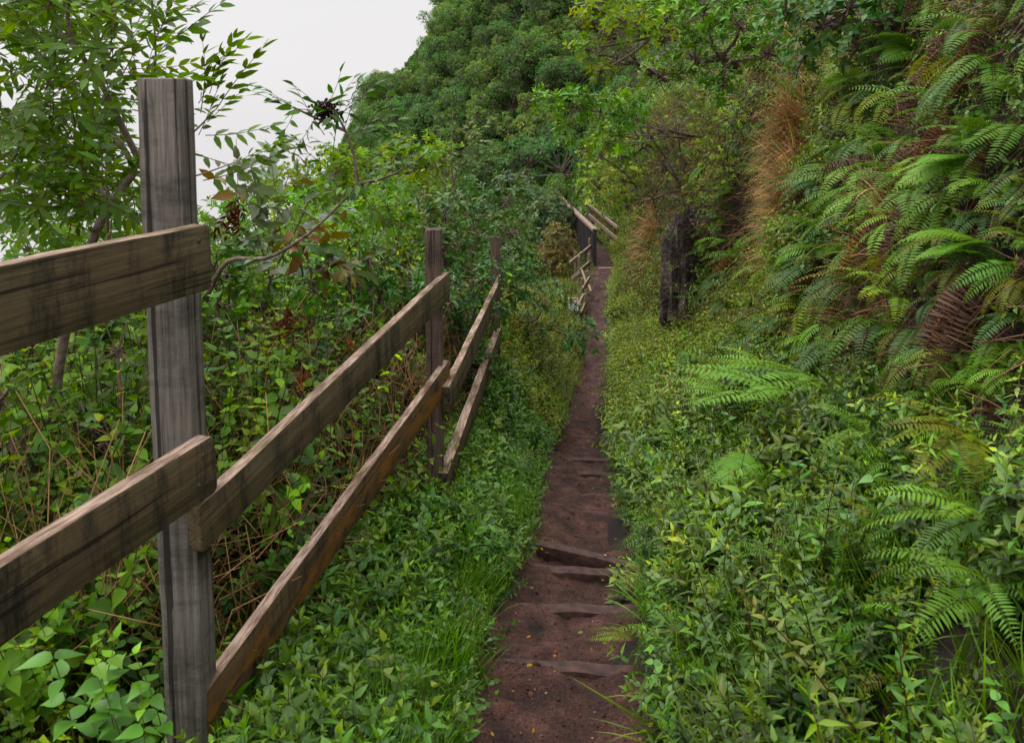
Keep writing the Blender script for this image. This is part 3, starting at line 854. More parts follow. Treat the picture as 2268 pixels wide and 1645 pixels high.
# ---- ferns
def frond(kind, seed, col, n_=21):
    """one fern frond, unit length, base at the origin, arching out along +Y"""
    r = np.random.default_rng(seed); g = G()
    t = np.linspace(0, 1, 14)
    a = np.radians(np.interp(t, [0, .35, 1], {'arch': [48, 18, -42], 'hang': [22, -30, -74], 'flat': [30, 8, -18], 'dead': [10, -55, -84]}[kind] + r.normal(0, 5, 3)))
    y = np.concatenate([[0], np.cumsum(np.cos(a[:-1]) / 13)]); z = np.concatenate([[0], np.cumsum(np.sin(a[:-1]) / 13)])
    sway = r.normal(0, .05) * t ** 2
    pts = np.stack([sway, y, z], -1)
    tube(g, pts, np.linspace(.006, .0018, 14), np.array(col) * np.array([1.2, .75, .8]), 3)
    pin = leaf8(.20, .25, .1, .8) if kind != 'dead' else leaf8(.16, .9, .6, .8)
    st = np.linspace(.10, .985, n_)
    P3 = np.stack([np.interp(st, t, pts[:, k]) for k in range(3)], -1)
    A = np.interp(st, t, a)
    Tg = np.stack([0 * A, np.cos(A), np.sin(A)], -1); Nn = np.stack([0 * A, -np.sin(A), np.cos(A)], -1)
    prof = np.interp(st, [0, .1, .25, .6, .85, 1], [.07, .11, .16, .145, .085, .03]) * r.uniform(.93, 1.07, n_)
    for sx in (-1, 1):
        fw = .32 if kind != 'dead' else .1
        dr = np.stack([np.full(n_, sx * 1.0), np.zeros(n_), np.zeros(n_)], -1) + Tg * fw + Nn * (.12 if kind != 'dead' else -.6) + r.normal(0, .04 if kind != 'dead' else .18, (n_, 3))
        cc = np.array(col) * np.exp(r.normal(0, .07, (n_, 1)))
        if kind == 'arch' and seed % 3 == 0: cc[-6:] = cc[-6:] * np.array([1.4, 1.1, .7])
        bake(g, pin, frames(dr, Nn + r.normal(0, .1, (n_, 3))), P3, prof, cc)
    return g
def lacy(seed, col, n_=17):
    """a broad twice-cut frond: pinnae that are themselves combs of lobes"""
    r = np.random.default_rng(seed); g = G()
    t = np.linspace(0, 1, 12)
    a = np.radians(np.interp(t, [0, .4, 1], [38, 5, -38] + r.normal(0, 4, 3)))
    y = np.concatenate([[0], np.cumsum(np.cos(a[:-1]) / 11)]); z = np.concatenate([[0], np.cumsum(np.sin(a[:-1]) / 11)])
    pts = np.stack([0 * y, y, z], -1); tube(g, pts, np.linspace(.006, .002, 12), np.array(col) * .8, 3)
    lobe = leaf4(.42, .1, .05); q = G(); m = 13; s = np.linspace(.06, .97, m)
    pr = np.interp(s, [0, .15, .6, 1], [.10, .15, .12, .03])
    for sx in (-1, 1):
        bake(q, lobe, frames(np.tile([sx * 1.0, .45, .05], (m, 1)), np.tile([0, 0, 1.0], (m, 1))), np.stack([0 * s, s, -.12 * s * s], -1), pr * 1.25, (1, 1, 1))
    V = np.array([(-.012, 0, 0), (.012, 0, 0), (0, 1, -.12)]); q.add(V, [(0, 1, 2)], (1, 1, 1))
    qp = q.proto()
    st = np.linspace(.16, .98, n_); P3 = np.stack([np.interp(st, t, pts[:, k]) for k in range(3)], -1); A = np.interp(st, t, a)
    Tg = np.stack([0 * A, np.cos(A), np.sin(A)], -1); Nn = np.stack([0 * A, -np.sin(A), np.cos(A)], -1)
    prof = np.interp(st, [.1, .3, .6, 1], [.26, .36, .26, .04])
    for sx in (-1, 1):
        dr = np.tile([sx * 1.0, 0, 0], (n_, 1)) + Tg * .55 + Nn * .05 + r.normal(0, .04, (n_, 3))
        bake(g, qp, frames(dr, Nn), P3, prof, np.array(col) * np.exp(r.normal(0, .06, (n_, 1))))
    return g
FC = {'green': (.070, .160, .034), 'bright': (.125, .265, .065), 'yellow': (.125, .18, .028), 'olive': (.085, .105, .022), 'blue': (.050, .110, .042), 'gold': (.30, .20, .03)}
FR = {}
for i, (nm, c_) in enumerate(FC.items()):
    for kd in ('arch', 'hang', 'flat'):
        FR[nm, kd] = [frond(kd, 100 + i * 10 + j * 3 + len(kd), c_).mesh('frond', M_fern) for j in range(2)]
FRD = [frond('dead', 300 + j, c_).mesh('frond', M_straw) for j, c_ in enumerate([(.085, .055, .05), (.11, .075, .07), (.14, .085, .04)])]
FRL = {nm: [lacy(400 + i * 5 + j, FC[nm]).mesh('frond', M_fern) for j in range(2)] for i, nm in enumerate(('bright', 'green', 'yellow', 'olive'))}

def fern(loc, out, nfr, length, kind, cname, label, group, fan=75, seed=0, tilt=0, lace=False, dead=0):
    """a fern: fronds fanned around the direction 'out' (horizontal), each frond a part"""
    r = np.random.default_rng(seed + 1000)
    o = empty('fern', loc); o.rotation_euler = (0, 0, math.atan2(-out[0], out[1]))
    tag(o, label, 'fern', group)
    for i in range(nfr + dead):
        isdead = i >= nfr
        me = random.choice(FRD) if isdead else (random.choice(FRL[cname if cname in FRL else 'green']) if lace else random.choice(FR[cname if r.random() < .8 else random.choice(['green', 'yellow', 'olive', 'blue']), kind]))
        f = bpy.data.objects.new('frond', me); C.objects.link(f); f.parent = o
        az = math.radians(fan) * ((i + .5) / (nfr) * 2 - 1 + r.normal(0, .12)) if not isdead else r.uniform(-1, 1)
        s = length * r.uniform(.72, 1.12); f.scale = (s, s, s)
        f.rotation_euler = (math.radians(tilt + r.normal(0, 10)), r.normal(0, .22), az)
        f.location = (r.normal(0, .012), 0, r.normal(0, .012))
    return o

# ------------------------------------------------------------------ right bank ground cover
def finish(g, name, mat, label, cat):
    o = obj(name, g.mesh(name, mat)); tag(o, label, cat, kind='stuff'); return o
g = G()
r = np.random.default_rng(21)
n_ = 9000; d = np.where(r.random(n_) < .07, r.uniform(-.6, 1.2, n_), lod_d(n_, 1.2, 7.5, .75, r)); v = r.uniform(.03, 1.04, n_)
p, nn = right_frame(np.maximum(v, 0), d)
p[:, 0] += np.where(v < 0, v * 1.0, 0)
edge = v < .16
up = UP * .9 + nn * .5 + r.normal(0, .34, (n_, 3)) + np.where(edge[:, None], np.array([-.25, 0, 0]), 0)
patch = fbm(p * 1.9 + 3, 3) * 1.25 + .6 * fbm(p * 5, 2)
m = ~(edge & (r.random(n_) < .45)) & ~((v > .72) & (d < 3.4) & (r.random(n_) < .75)) & (patch > -.42)
sc9 = np.where(edge, .75, 1) * (1.05 + .75 * patch) * np.interp(v, [.6, 1], [.88, .65])
spz = fbm(p * .9 + 60, 2) + r.normal(0, .18, n_)
a9 = m & (spz < .06); b9 = m & (spz >= .06)
scatter(g, SP_bank[:8], p[a9], up[a9], .6, 1.25, v=.34, h=.2, r=r, sc_=sc9[a9])
scatter(g, SP_bank2, p[b9], up[b9], .6, 1.3, v=.34, h=.22, r=r, sc_=sc9[b9])
yl = (r.random(n_) < .006) & (d > 2.2)
scatter(g, YEL, p[yl] + UP * .10, up[yl], .4, .8, v=.3, h=.2, r=r)
tall = (v < .5) & (v > .12) & (r.random(n_) < .035)
scatter(g, SP_tall, p[tall], up[tall], .8, 1.25, v=.3, h=.2, r=r)
tg9 = r.random(n_) < .05
scatter(g, TUFT, p[tg9], up[tg9], .6, 1.1, (1, 1, .9), v=.3, h=.15, r=r)
lt9 = r.random(n_) < .012
scatter(g, SP_ovate_s, p[lt9] + UP * .05, up[lt9], .5, .9, (1.0, 1.15, 1.2), v=.25, r=r)
finish(g, 'bank_undergrowth', M_leaf, 'dense knee-high leafy herbs covering the near bank at the right of the trail', 'undergrowth')
g = G()
n_ = 26000; d = lod_d(n_, 5.2, 26, 1.15, r); v = r.uniform(.04, 1.25, n_)
p, nn = right_frame(np.maximum(v, 0), d)
up = UP * .9 + nn * .5 + r.normal(0, .35, (n_, 3))
patch = fbm(p * 1.5 + 7, 3) * 1.7
base = np.array([1.12, 1.15, .9])
m = r.random(n_) < .35
scatter(g, SP_low8, p[m], up[m], .7, 1.3, base, v=.24, h=.16, r=r, sc_=((1 + .5 * patch) * (1 + (d - 5) * .02))[m])
scatter(g, SP_low, p[~m], up[~m], .7, 1.4, base * 1.05, v=.24, h=.18, r=r, sc_=((1 + .5 * patch) * (1 + (d - 5) * .02))[~m])
finish(g, 'bank_weeds', M_leaf, 'fine light green weeds on the farther right bank, up to the footbridge', 'undergrowth')

# ------------------------------------------------------------------ left verge and the ground beyond the fence
def left_p(u, d):
    x = pc(d) - pw(d) - u
    return np.stack([x, d, left_z(u, d, x) - .02], -1)
def fence_u(d):
    fx = np.interp(d, [0, 1.87, 3.9, 6.4, 8], [-1.0, -.69, -.33, -.06, .2])
    return pc(d) - pw(d) - fx
g = G()
n_ = 9000; d = lod_d(n_, 1.1, 7.5, .8, r); u = r.uniform(.08, 1, n_) * (fence_u(d) + .2)
p = left_p(np.maximum(u, 0), d); p[:, 0] += np.where(u < 0, -u, 0)
up = UP + r.normal(0, .25, (n_, 3)) + np.where(u < .1, 1, 0)[:, None] * np.array([.5, 0, 0])
sc1 = np.interp(u, [0, .2, .4, 2], [.5, .8, 1, 1.15]) * (1.05 + .9 * fbm(p * 2.6, 3))
m = r.random(n_) < .7
scatter(g, SP_low8 + SP_bank[:2], p[m], up[m], .6, 1.15, (.95, 1.08, .95), v=.25, h=.14, r=r, sc_=sc1[m])
m2 = ~m & (r.random(n_) < .5)
scatter(g, SP_ovate_s, p[m2], up[m2], .45, .95, (.95, 1.0, 1.0), v=.22, h=.12, r=r, sc_=sc1[m2])
finish(g, 'verge_plants', M_leaf, 'low leafy plants between the near fence and the left edge of the trail', 'undergrowth')
g = G()
n_ = 1500; d = lod_d(n_, 1.3, 8, .9, r); u = r.uniform(.05, .6, n_) * 1.0
p = left_p(np.maximum(u, 0), d); up = UP + r.normal(0, .2, (n_, 3)) + np.array([.15, 0, 0])
keepm = fbm(p * 1.3 + 31, 2) > -.12
scatter(g, TUFT, p[keepm], up[keepm], .45, 1.0, (1, 1.05, 1), v=.25, h=.12, r=r)
n_ = 700; d = lod_d(n_, 1.2, 3.5, .8, r); u = fence_u(d) + r.uniform(-.1, 1.2, n_)
p = left_p(u, d); scatter(g, TUFT, p, UP + r.normal(0, .3, (n_, 3)), .6, 1.2, (.9, 1.0, .9), v=.3, h=.15, r=r)
finish(g, 'grass', M_thin, 'green grass tufts growing along the left verge under the fence', 'grass')
# far verge
g = G()
n_ = 26000; d = lod_d(n_, 6.5, 25, 1.1, r); u = .04 + r.uniform(0, 1, n_) ** 1.2 * np.interp(d, [6, 12, 25], [1.6, 2.6, 3.5])
u = np.nan_to_num(u, nan=0.0)
p = left_p(np.maximum(u, 0), d)
up = UP + r.normal(0, .28, (n_, 3)) + np.array([.15, 0, 0])
sc1 = (1 + .6 * fbm(p * 1.1 + 3, 3)) * (1 + (d - 6) * .02) * np.interp(u, [0, .2, 1, 3], [.6, .9, 1.2, 1.5]) * np.interp(d, [6, 12.5, 14, 21, 25], [1.1, 1, .55, .55, 1])
sX, sY = proj(p + np.array([0, 0, .18])); clear = (np.abs(sX - 1270) < 20) & (sY > 640) & (sY < 702) & (d < 15.2)
p[clear, 2] -= .35
m = r.random(n_) < .4
scatter(g, SP_low8, p[m], up[m], .7, 1.3, (1.1, 1.1, .85), v=.26, h=.2, r=r, sc_=sc1[m])
scatter(g, SP_low, p[~m], up[~m], .7, 1.4, (1.2, 1.12, .85), v=.26, h=.25, r=r, sc_=sc1[~m])
finish(g, 'verge_weeds', M_leaf, 'yellowish green weeds on the left bank between the third fence post and the bridge', 'undergrowth')
# tall herbs behind the fence
g = G()
n_ = 3600; d = lod_d(n_, 1.5, 7.2, .25, r); u = fence_u(d) + .36 + r.uniform(0, 1, n_) ** 1.1 * np.interp(d, [1.3, 3, 7], [1.5, 2.6, 4.2])
p = left_p(u, d)
top = np.interp(d, [1.2, 2.2, 3.2, 5, 7], [-1.22, -1.16, -1.10, -1.12, -1.05]) + .42 * fbm(p * 1.5, 3) + r.normal(0, .07, n_) - np.interp(u - fence_u(d), [.36, .8], [.34, 0]) - sstep(3.6, 5, d) * sstep(1.3, .3, u - fence_u(d)) * .4
h_ = np.clip((top - p[:, 2]) / .85, .25, 1.9)
up = UP + r.normal(0, .36, (n_, 3))
pt = fbm(p * .8 + 21, 2) + r.normal(0, .12, n_); a9 = pt < .0; t9 = np.where(a9[:, None], (.78, .95, 1.15), (1.15, 1.12, .85))
for m9, prs9 in ((a9, SP_ovate), (~a9, SP_ovate2)):
    scatter(g, prs9, p[m9], up[m9], .9, 1.1, np.array((.66, .84, .90) if m9 is a9 else (.86, .94, .78)), v=.36, h=.22, r=r, sc_=h_[m9] * np.interp(d[m9], [1.5, 2.6], [.82, 1]))
finish(g, 'tall_herbs', M_thin, 'field of broad-leaved green herbs on bare brown stems behind the near fence', 'undergrowth')
# brown dead stems tangled under them
g = G()
n_ = 5600; d = lod_d(n_, 2.0, 6.2, .3, r); u = fence_u(d) + .14 + r.uniform(0, 1, n_) * 2.2
p = left_p(u, d)
for i in range(n_):
    L_ = r.uniform(.2, .6) * min(1, .4 + .8 * (u[i] - float(fence_u(d[i])))); a_ = r.uniform(0, 2 * PI); el = r.uniform(.25, 1.45)
    dr = np.array([math.cos(a_) * math.cos(el), math.sin(a_) * math.cos(el), math.sin(el)])
    b_ = p[i] + np.array([0, 0, r.uniform(0, .60)])
    k = r.normal(0, .12, 3) * L_; pts = np.array([b_, b_ + dr * L_ * .5 + k, b_ + dr * L_])
    tube(g, pts, [.0028, .002, .0012], np.array((.155, .095, .066)) * math.exp(r.normal(0, .4)), 3)
finish(g, 'dead_stems', M_straw, 'tangle of dry reddish brown stems beneath the herbs behind the fence', 'dry stems')

# ------------------------------------------------------------------ cliff vegetation
g = G()
n_ = 17000; d = np.where(r.random(n_) < .12, r.uniform(-1, 1.4, n_), lod_d(n_, 1.3, 24, 1.1, r)); v = r.uniform(.95, 2.05, n_)
p, nn = right_frame(v, d)
patch = fbm(p * 1.1 + 50, 3)
m = (patch > -.22)
up = nn * 1.0 + UP * r.uniform(-.5, .6, n_)[:, None] + r.normal(0, .3, (n_, 3))
m &= (d > 6) | (r.random(n_) < .9)
sc1 = np.interp(d, [1, 4, 7, 24], [.55, .75, 1.1, 2.0])
mm = m & (r.random(n_) < .5)
scatter(g, SP_low8, p[mm], up[mm], .5, 1.1, (.85, .95, .95), v=.3, h=.2, r=r, sc_=sc1[mm])
mm = m & ~mm & (r.random(n_) < .6)
scatter(g, SP_ovate_s, p[mm], up[mm], .45, .95, (.85, .95, .9), v=.3, h=.2, r=r, sc_=sc1[mm])
mm = m & (d > 5)
scatter(g, SP_low, p[mm], up[mm], .6, 1.5, (1.0, 1.0, .9), v=.35, h=.3, r=r, sc_=sc1[mm])
finish(g, 'cliff_creepers', M_leaf, 'small creeping plants and leafy sprigs covering the cliff face at the right', 'creepers')
g = G()
n_ = 11000; d = lod_d(n_, 2.0, 16, .1, r); v = r.uniform(1.0, 2.0, n_)
p, nn = right_frame(v, d)
patch = fbm(p * .8 + 80, 3)
m = (patch > -.1) | ((d > 6) & (d < 11.5)); p, nn, d, v = p[m], nn[m], d[m], v[m]
for i in range(len(p)):
    L_ = r.uniform(.06, .30) * (1 + d[i] * .09)
    dr = nn[i] * r.uniform(.2, .9) + np.array([r.normal(0, .5), r.normal(0, .6), r.normal(-.1, .6)])
    dr /= np.linalg.norm(dr); b_ = p[i]
    pts = np.array([b_, b_ + dr * L_ * .5, b_ + dr * L_ * .9 + np.array([0, 0, -L_ * r.uniform(.05, .45)])])
    tube(g, pts, np.array([.0016, .0012, .0007]) * (1 + d[i] * .12), np.array((.17, .115, .085)) * math.exp(r.normal(0, .4)), 3)
finish(g, 'root_tangle', M_straw, 'dry brown roots and stems hanging over the cliff face at the right', 'dry stems')

# ferns one can pick out ------------------------------------------------------
def wall_fern(X, Y, nfr, length, kind, cname, label, group='ferns on the right bank and cliff', **k):
    v_, d_ = on_right(X, Y, k.pop('dmin', 0), k.pop('dmax', 99))
    p_, n2 = right_frame(np.array([v_]), np.array([d_]))
    o_ = n2[0].copy(); o_[2] = 0; o_ /= np.linalg.norm(o_) + 1e-6
    turn = k.pop('turn', 0); c_, s_ = math.cos(turn), math.sin(turn)
    o_ = np.array([o_[0] * c_ - o_[1] * s_, o_[0] * s_ + o_[1] * c_, 0])
    return fern(Vector(p_[0]) + Vector(n2[0]) * (.14 if v_ < 1.05 else .07) + Vector((0, 0, .10 if v_ < 1.0 else 0)), o_, nfr, length, kind, cname, label, group, seed=int(X + Y), **k)
wall_fern(1905, 900, 7, .62, 'flat', 'bright', 'large pale green fern spreading its fronds leftwards over the middle of the bank', fan=50, turn=.5)
wall_fern(1800, 985, 5, .48, 'flat', 'bright', 'pale green fern just below the large spreading one on the bank', fan=45, turn=.5)
wall_fern(1660, 960, 5, .42, 'flat', 'bright', 'pale fern leftmost of the bank group, its tips towards the trail', fan=45, turn=.5)
wall_fern(1850, 860, 6, .52, 'flat', 'bright', 'uppermost pale green fern of the group in the middle of the bank', fan=45, turn=.55)
wall_fern(1740, 920, 5, .45, 'flat', 'bright', 'pale green fern between the largest and the leftmost of the bank group', fan=45, turn=.5)
wall_fern(1745, 1150, 3, .30, 'arch', 'bright', 'small bright green fern alone among the herbs in the middle of the bank', fan=35, lace=True)
wall_fern(1520, 1050, 4, .22, 'flat', 'green', 'little fern hanging over the trail edge beside the timber steps', fan=60)
wall_fern(1480, 1530, 3, .14, 'flat', 'olive', 'brownish fern drooping over the right trail edge near the bottom', fan=40)
wall_fern(1470, 1400, 3, .12, 'flat', 'olive', 'faded fern at the right trail edge above the brownish one', fan=60)
wall_fern(2190, 400, 5, .30, 'hang', 'bright', 'bright green fern with long hanging fronds high at the right edge', fan=45, lace=True, dmax=4)
wall_fern(2250, 560, 5, .28, 'hang', 'bright', 'bright hanging fern below the high one at the right edge', fan=45, lace=True, dmax=4)
wall_fern(2240, 1010, 5, .32, 'flat', 'yellow', 'yellow green fern sticking out of the bank at the right edge', fan=50, turn=.4)
wall_fern(2230, 1130, 4, .28, 'flat', 'olive', 'straw coloured fern under the yellow green one at the right edge', fan=50, turn=.4)
wall_fern(2240, 1330, 5, .3, 'flat', 'bright', 'light green fern among herbs low at the right edge', fan=50, turn=.4)
wall_fern(2200, 1500, 4, .26, 'arch', 'green', 'green fern among herbs in the bottom right corner', fan=60)
wall_fern(1950, 1310, 3, .16, 'arch', 'yellow', 'small yellow green fern in the middle of the lower bank', fan=60)
wall_fern(1990, 1080, 5, .22, 'arch', 'green', 'little dark green fern under the foot of the cliff', fan=80)
wall_fern(1950, 175, 4, .35, 'hang', 'bright', 'bright fern with three pale hanging fronds high on the cliff', fan=50, lace=True)
wall_fern(1870, 760, 5, .42, 'hang', 'blue', 'blue green fern hanging at the cliff foot right of the dark rock', fan=60)
wall_fern(1620, 600, 6, .45, 'hang', 'blue', 'grey green fern hanging beside the dark rock pillar', fan=60)
wall_fern(1550, 830, 5, .30, 'hang', 'green', 'fern in front of the base of the dark rock pillar', fan=60)
names = ['green', 'green', 'yellow', 'olive', 'blue', 'blue', 'bright', 'green', 'green']
r = np.random.default_rng(5)
k = 0
spots = []
for t_ in range(4000):
    X_, Y_ = r.uniform(1560, 2330), r.uniform(-60, 930)
    if Y_ > 700 + (X_ - 1600) * .32 or (X_ < 1870 and Y_ < 480 and r.random() < .8): continue
    if min([math.hypot(X_ - a, Y_ - b) for a, b in spots] + [999]) < np.interp(X_, [1560, 2300], [36, 52]): continue
    spots.append((X_, Y_))
    if len(spots) >= 150: break
for X_, Y_ in spots:
    v_, d_ = on_right(X_, Y_)
    kd = 'hang' if r.random() < .6 else 'arch'
    nm = names[r.integers(0, len(names))]
    up_ = 'upper' if Y_ < 420 else 'lower'
    side = 'near right edge of the cliff' if X_ > 2000 else 'part of the cliff face left of the hanging fronds'
    wall_fern(X_, Y_, int(r.integers(4, 7)), float(np.clip(.105 * d_, .20, .50)) * r.uniform(.55, 1.0), kd, nm,
              f'{ {"yellow": "yellowish", "bright": "light green"}.get(nm, nm) } fern rooted in the {up_} cliff among many like it',
              group=f'{nm} ferns massed on the cliff', fan=70, dead=int(r.random() < .45) * 2, turn=r.normal(0.1, .6), tilt=r.normal(0, 10), lace=r.random() < .06)
for i, (X_, Y_) in enumerate([(2090, 170), (2130, 300), (2060, 330), (1830, 590), (1860, 650), (2180, 700), (2240, 620), (1990, 500)]):
    v_, d_ = on_right(X_, Y_); p_, n2 = right_frame(np.array([v_]), np.array([d_]))
    o = fern(Vector(p_[0]) + Vector(n2[0]) * .05, (n2[0][0], n2[0][1]), 0, .42, 'hang', 'green', 'bunch of withered purplish brown fronds hanging straight down the cliff', 'withered fern bunches on the cliff', dead=6, seed=i)
    o.name = 'withered_fern'

# small ferns, far more than one can count
FS = [frond(k_, 500 + i, FC[c_], 15).get() for i, (k_, c_) in enumerate([('arch', 'green'), ('hang', 'green'), ('flat', 'green'), ('hang', 'olive'), ('arch', 'blue'), ('hang', 'bright'), ('flat', 'green')])]
def frond_scatter(g, p, nn, L0, r):
    n9 = len(p); out_ = nn * np.array([1, 1, .15]) + r.normal(0, .95, (n9, 3)) * np.array([1, 1, .5]) + np.array([0, 0, -.25]); out_ /= np.linalg.norm(out_, axis=1, keepdims=True)
    R9 = frames(out_, UP[None] + r.normal(0, .25, (n9, 3))); k9 = r.integers(0, len(FS), n9); s9 = L0 * r.uniform(.6, 1.3, n9); t9 = tints(n9, (1, 1, 1), .25, .15, r)
    for i, f9 in enumerate(FS):
        m9 = k9 == i; bake(g, f9, R9[m9], p[m9], s9[m9], t9[m9])
g = G(); r = np.random.default_rng(88)
n_ = 1350; d = np.where(r.random(n_) < .1, r.uniform(-.8, 1.4, n_), lod_d(n_, 1.4, 12, .7, r)); v = r.uniform(.74, 2.0, n_); p, nn = right_frame(v, d)
frond_scatter(g, p + nn * .04, nn, np.clip(.055 * d, .12, .30), r)
n_ = 520; d = lod_d(n_, 1.6, 9, .6, r); v = r.uniform(.08, .95, n_); p, nn = right_frame(v, d)
frond_scatter(g, p + UP * .16, np.tile([-1.0, -.2, .2], (n_, 1)), np.clip(.05 * d, .13, .3), r)
n_ = 160; d = lod_d(n_, 2.6, 7, .5, r); v = r.uniform(.0, .12, n_); p, nn = right_frame(v, d)
frond_scatter(g, p + UP * .06, np.tile([-1.0, -.2, .1], (n_, 1)), np.full(n_, .16), r)
finish(g, 'small_ferns', M_fern, 'countless small ferns mixed into the cliff plants and the right bank', 'ferns')

# dry grass ------------------------------------------------------------------
def grass_clump(name, X_, Y_, nb, L_, wdt, spreadv, label, cat='grass clump', col=(.50, .35, .235), green=.2):
    v_, d_ = on_right(X_, Y_); p_, n2 = right_frame(np.array([v_]), np.array([d_])); n2 = n2[0]; p_ = p_[0]
    g = G(); r = np.random.default_rng(int(X_))
    prs = [blade(6, wdt / L_, q) for q in (.45, .8, 1.2)]
    o_ = np.array([n2[0], n2[1], 0]); o_ /= np.linalg.norm(o_)
    side = np.array([-o_[1], o_[0], 0])
    off = side * r.normal(0, spreadv, nb)[:, None] + UP * (r.normal(0, spreadv * 1.3, nb))[:, None]
    dirh = o_[None] + side[None] * r.normal(0, .8, nb)[:, None]
    dirh /= np.linalg.norm(dirh, axis=1, keepdims=True)
    zz = UP[None] + dirh * r.uniform(0, 1.2, nb)[:, None]; zz /= np.linalg.norm(zz, axis=1, keepdims=True)
    xx = np.cross(dirh, zz); xx /= np.linalg.norm(xx, axis=1, keepdims=True); yy = np.cross(zz, xx)
    R_ = np.stack([xx, yy, zz], -1); kk = r.integers(0, 3, nb)
    cols = tints(nb, col, .28, .15, r); gm = r.random(nb) < green; cols[gm] = tints(int(gm.sum()), (.14, .20, .04), .2, .1, r)
    for q in range(3):
        m_ = kk == q; bake(g, prs[q], R_[m_], (p_ + off)[m_], L_ * r.uniform(.45, 1.15, nb)[m_], cols[m_])
    V_, T_, C_ = g.get(); V_ = V_ - p_
    o = obj(name, trimesh(name, V_, T_, C_, M_straw)); o.location = p_
    return tag(o, label, cat)
grass_clump('dry_grass_clump', 1750, 400, 3400, .50, .011, .24, 'big clump of tan dry grass hanging from the cliff above the dark rock')
grass_clump('dry_grass_clump', 1735, 510, 2000, .44, .010, .2, 'lower skirt of tan dry grass just beneath the big hanging clump')
grass_clump('dry_grass_clump', 1930, 640, 500, .36, .006, .2, 'loose pale straw hanging among ferns in the middle of the cliff foot', green=.3)
grass_clump('dry_grass_clump', 1435, 560, 900, .6, .014, .26, 'orange tan grass spilling over the rock beside the footbridge', green=.15)
grass_clump('dry_grass_clump', 1420, 500, 600, .55, .014, .26, 'straw coloured grass on top of the rock by the bridge railing', green=.2)
# ------------------------------------------------------------------ shrubs and trees
def rosette(n_, leaf, el=(5, 60), seed=0):
    r = np.random.default_rng(seed); g = G()
    a = np.arange(n_) * 2.4 + r.normal(0, .3, n_); e_ = np.radians(np.linspace(el[0], el[1], n_) + r.normal(0, 8, n_))
    dr = np.stack([np.cos(a) * np.cos(e_), np.sin(a) * np.cos(e_), np.sin(e_)], -1)
    bake(g, leaf, frames(dr, UP[None] + r.normal(0, .25, (n_, 3))), np.zeros((n_, 3)) + UP * np.linspace(0, .35, n_)[:, None], np.linspace(1, .6, n_), np.exp(r.normal(0, .12, (n_, 1))) * np.ones((1, 3)))
    return g.proto()
ROS4 = [rosette(7, leaf4(.42), seed=i) for i in range(4)]
ROS4w = [rosette(6, leaf4(.62, .2), seed=i + 5) for i in range(3)]
ROS8 = [rosette(7, L8b, seed=i + 9) for i in range(3)]
ROSn = [rosette(11, leaf4(.10, .05, 0), (20, 80), seed=i + 12) for i in range(3)]
ROSO = [rosette(5, OV, (-15, 40), seed=i + 15) for i in range(3)]

def lobed(name, cat, label, base, lobes, leafL, ros, col, mat, dens=1.0, group=None, bark=M_twig, trunk=.03, colv=.22, hv=.16, twig=.35, seed=0, flat=.85, leafmin=None):
    """a shrub or tree: trunk and limbs to each lobe of the crown, leaf rosettes through the outer shell of the lobes"""
    r = np.random.default_rng(seed); base = np.array(base, float)
    root = empty(name, base); tag(root, label, cat, group)
    st, fo = G(), G()
    cen = np.mean([l[0] for l in lobes], axis=0)
    mid = base + (cen - base) * .45
    for i, (c_, rad) in enumerate(lobes):
        c_ = np.array(c_, float)
        q = curve([base - base, mid - base + r.normal(0, .06, 3) * rad * 3, (mid + c_) / 2 - base + r.normal(0, .12, 3) * rad, c_ - base], 12)
        tube(st, q, np.linspace(trunk, trunk * .3, 12), (1, 1, 1), 6)
        nt_ = int(10 * dens ** .5)
        dr = rand_dirs(nt_, (0, 0, .4), 1.0, r)
        for k_ in range(nt_):
            q2 = np.array([c_ - dr[k_] * rad * .25, c_ + dr[k_] * rad * .45 + r.normal(0, .05, 3) * rad, c_ + dr[k_] * rad * .92]) - base
            tube(st, q2, np.array([trunk * .3, trunk * .2, trunk * .1]), (1, 1, 1), 3)
        nl_ = int(dens * 9.0 * (rad / leafL) ** 2 * .55)
        dr = rand_dirs(nl_, (0, 0, .35), 1.0, r)
        bump = 1 + .28 * fbm(dr * 2.6 + i * 13.1 + seed, 3)
        rr = rad * bump * r.uniform(.45, 1.05, nl_) ** .6
        pos = c_ + dr * rr[:, None] * np.array([1, 1, flat]) - base
        gap = fbm(dr * 3.4 + i * 7.7 + seed + 50, 2) > -.33
        pos, dr = pos[gap], dr[gap]
        up = dr * .8 + UP * .55 + r.normal(0, .3, (len(pos), 3))
        lt = np.array(col) * math.exp(r.normal(0, .13)) * np.array([math.exp(r.normal(0, .12)), 1, 1])
        scatter(fo, ros, pos, up, leafL * .75, leafL * 1.2, lt, v=colv, h=hv, r=r)
    me = st.mesh('stems', bark); obj('trunk' if cat == 'tree' else 'stems', me, root)
    obj('crown' if cat == 'tree' else 'foliage', fo.mesh('foliage', mat), root)
    return root
def LB(*items):
    return [(np.array(P(X_, Y_, d_)), rad) for X_, Y_, d_, rad in items]

def copy_thing(root, loc, rotz, s, label=None):
    o = root.copy(); C.objects.link(o); o.location = loc; o.rotation_euler = (0, 0, rotz); o.scale = s
    if label: o['label'] = label
    for ch in list(root.children):
        c_ = ch.copy(); C.objects.link(c_); c_.parent = o
    return o

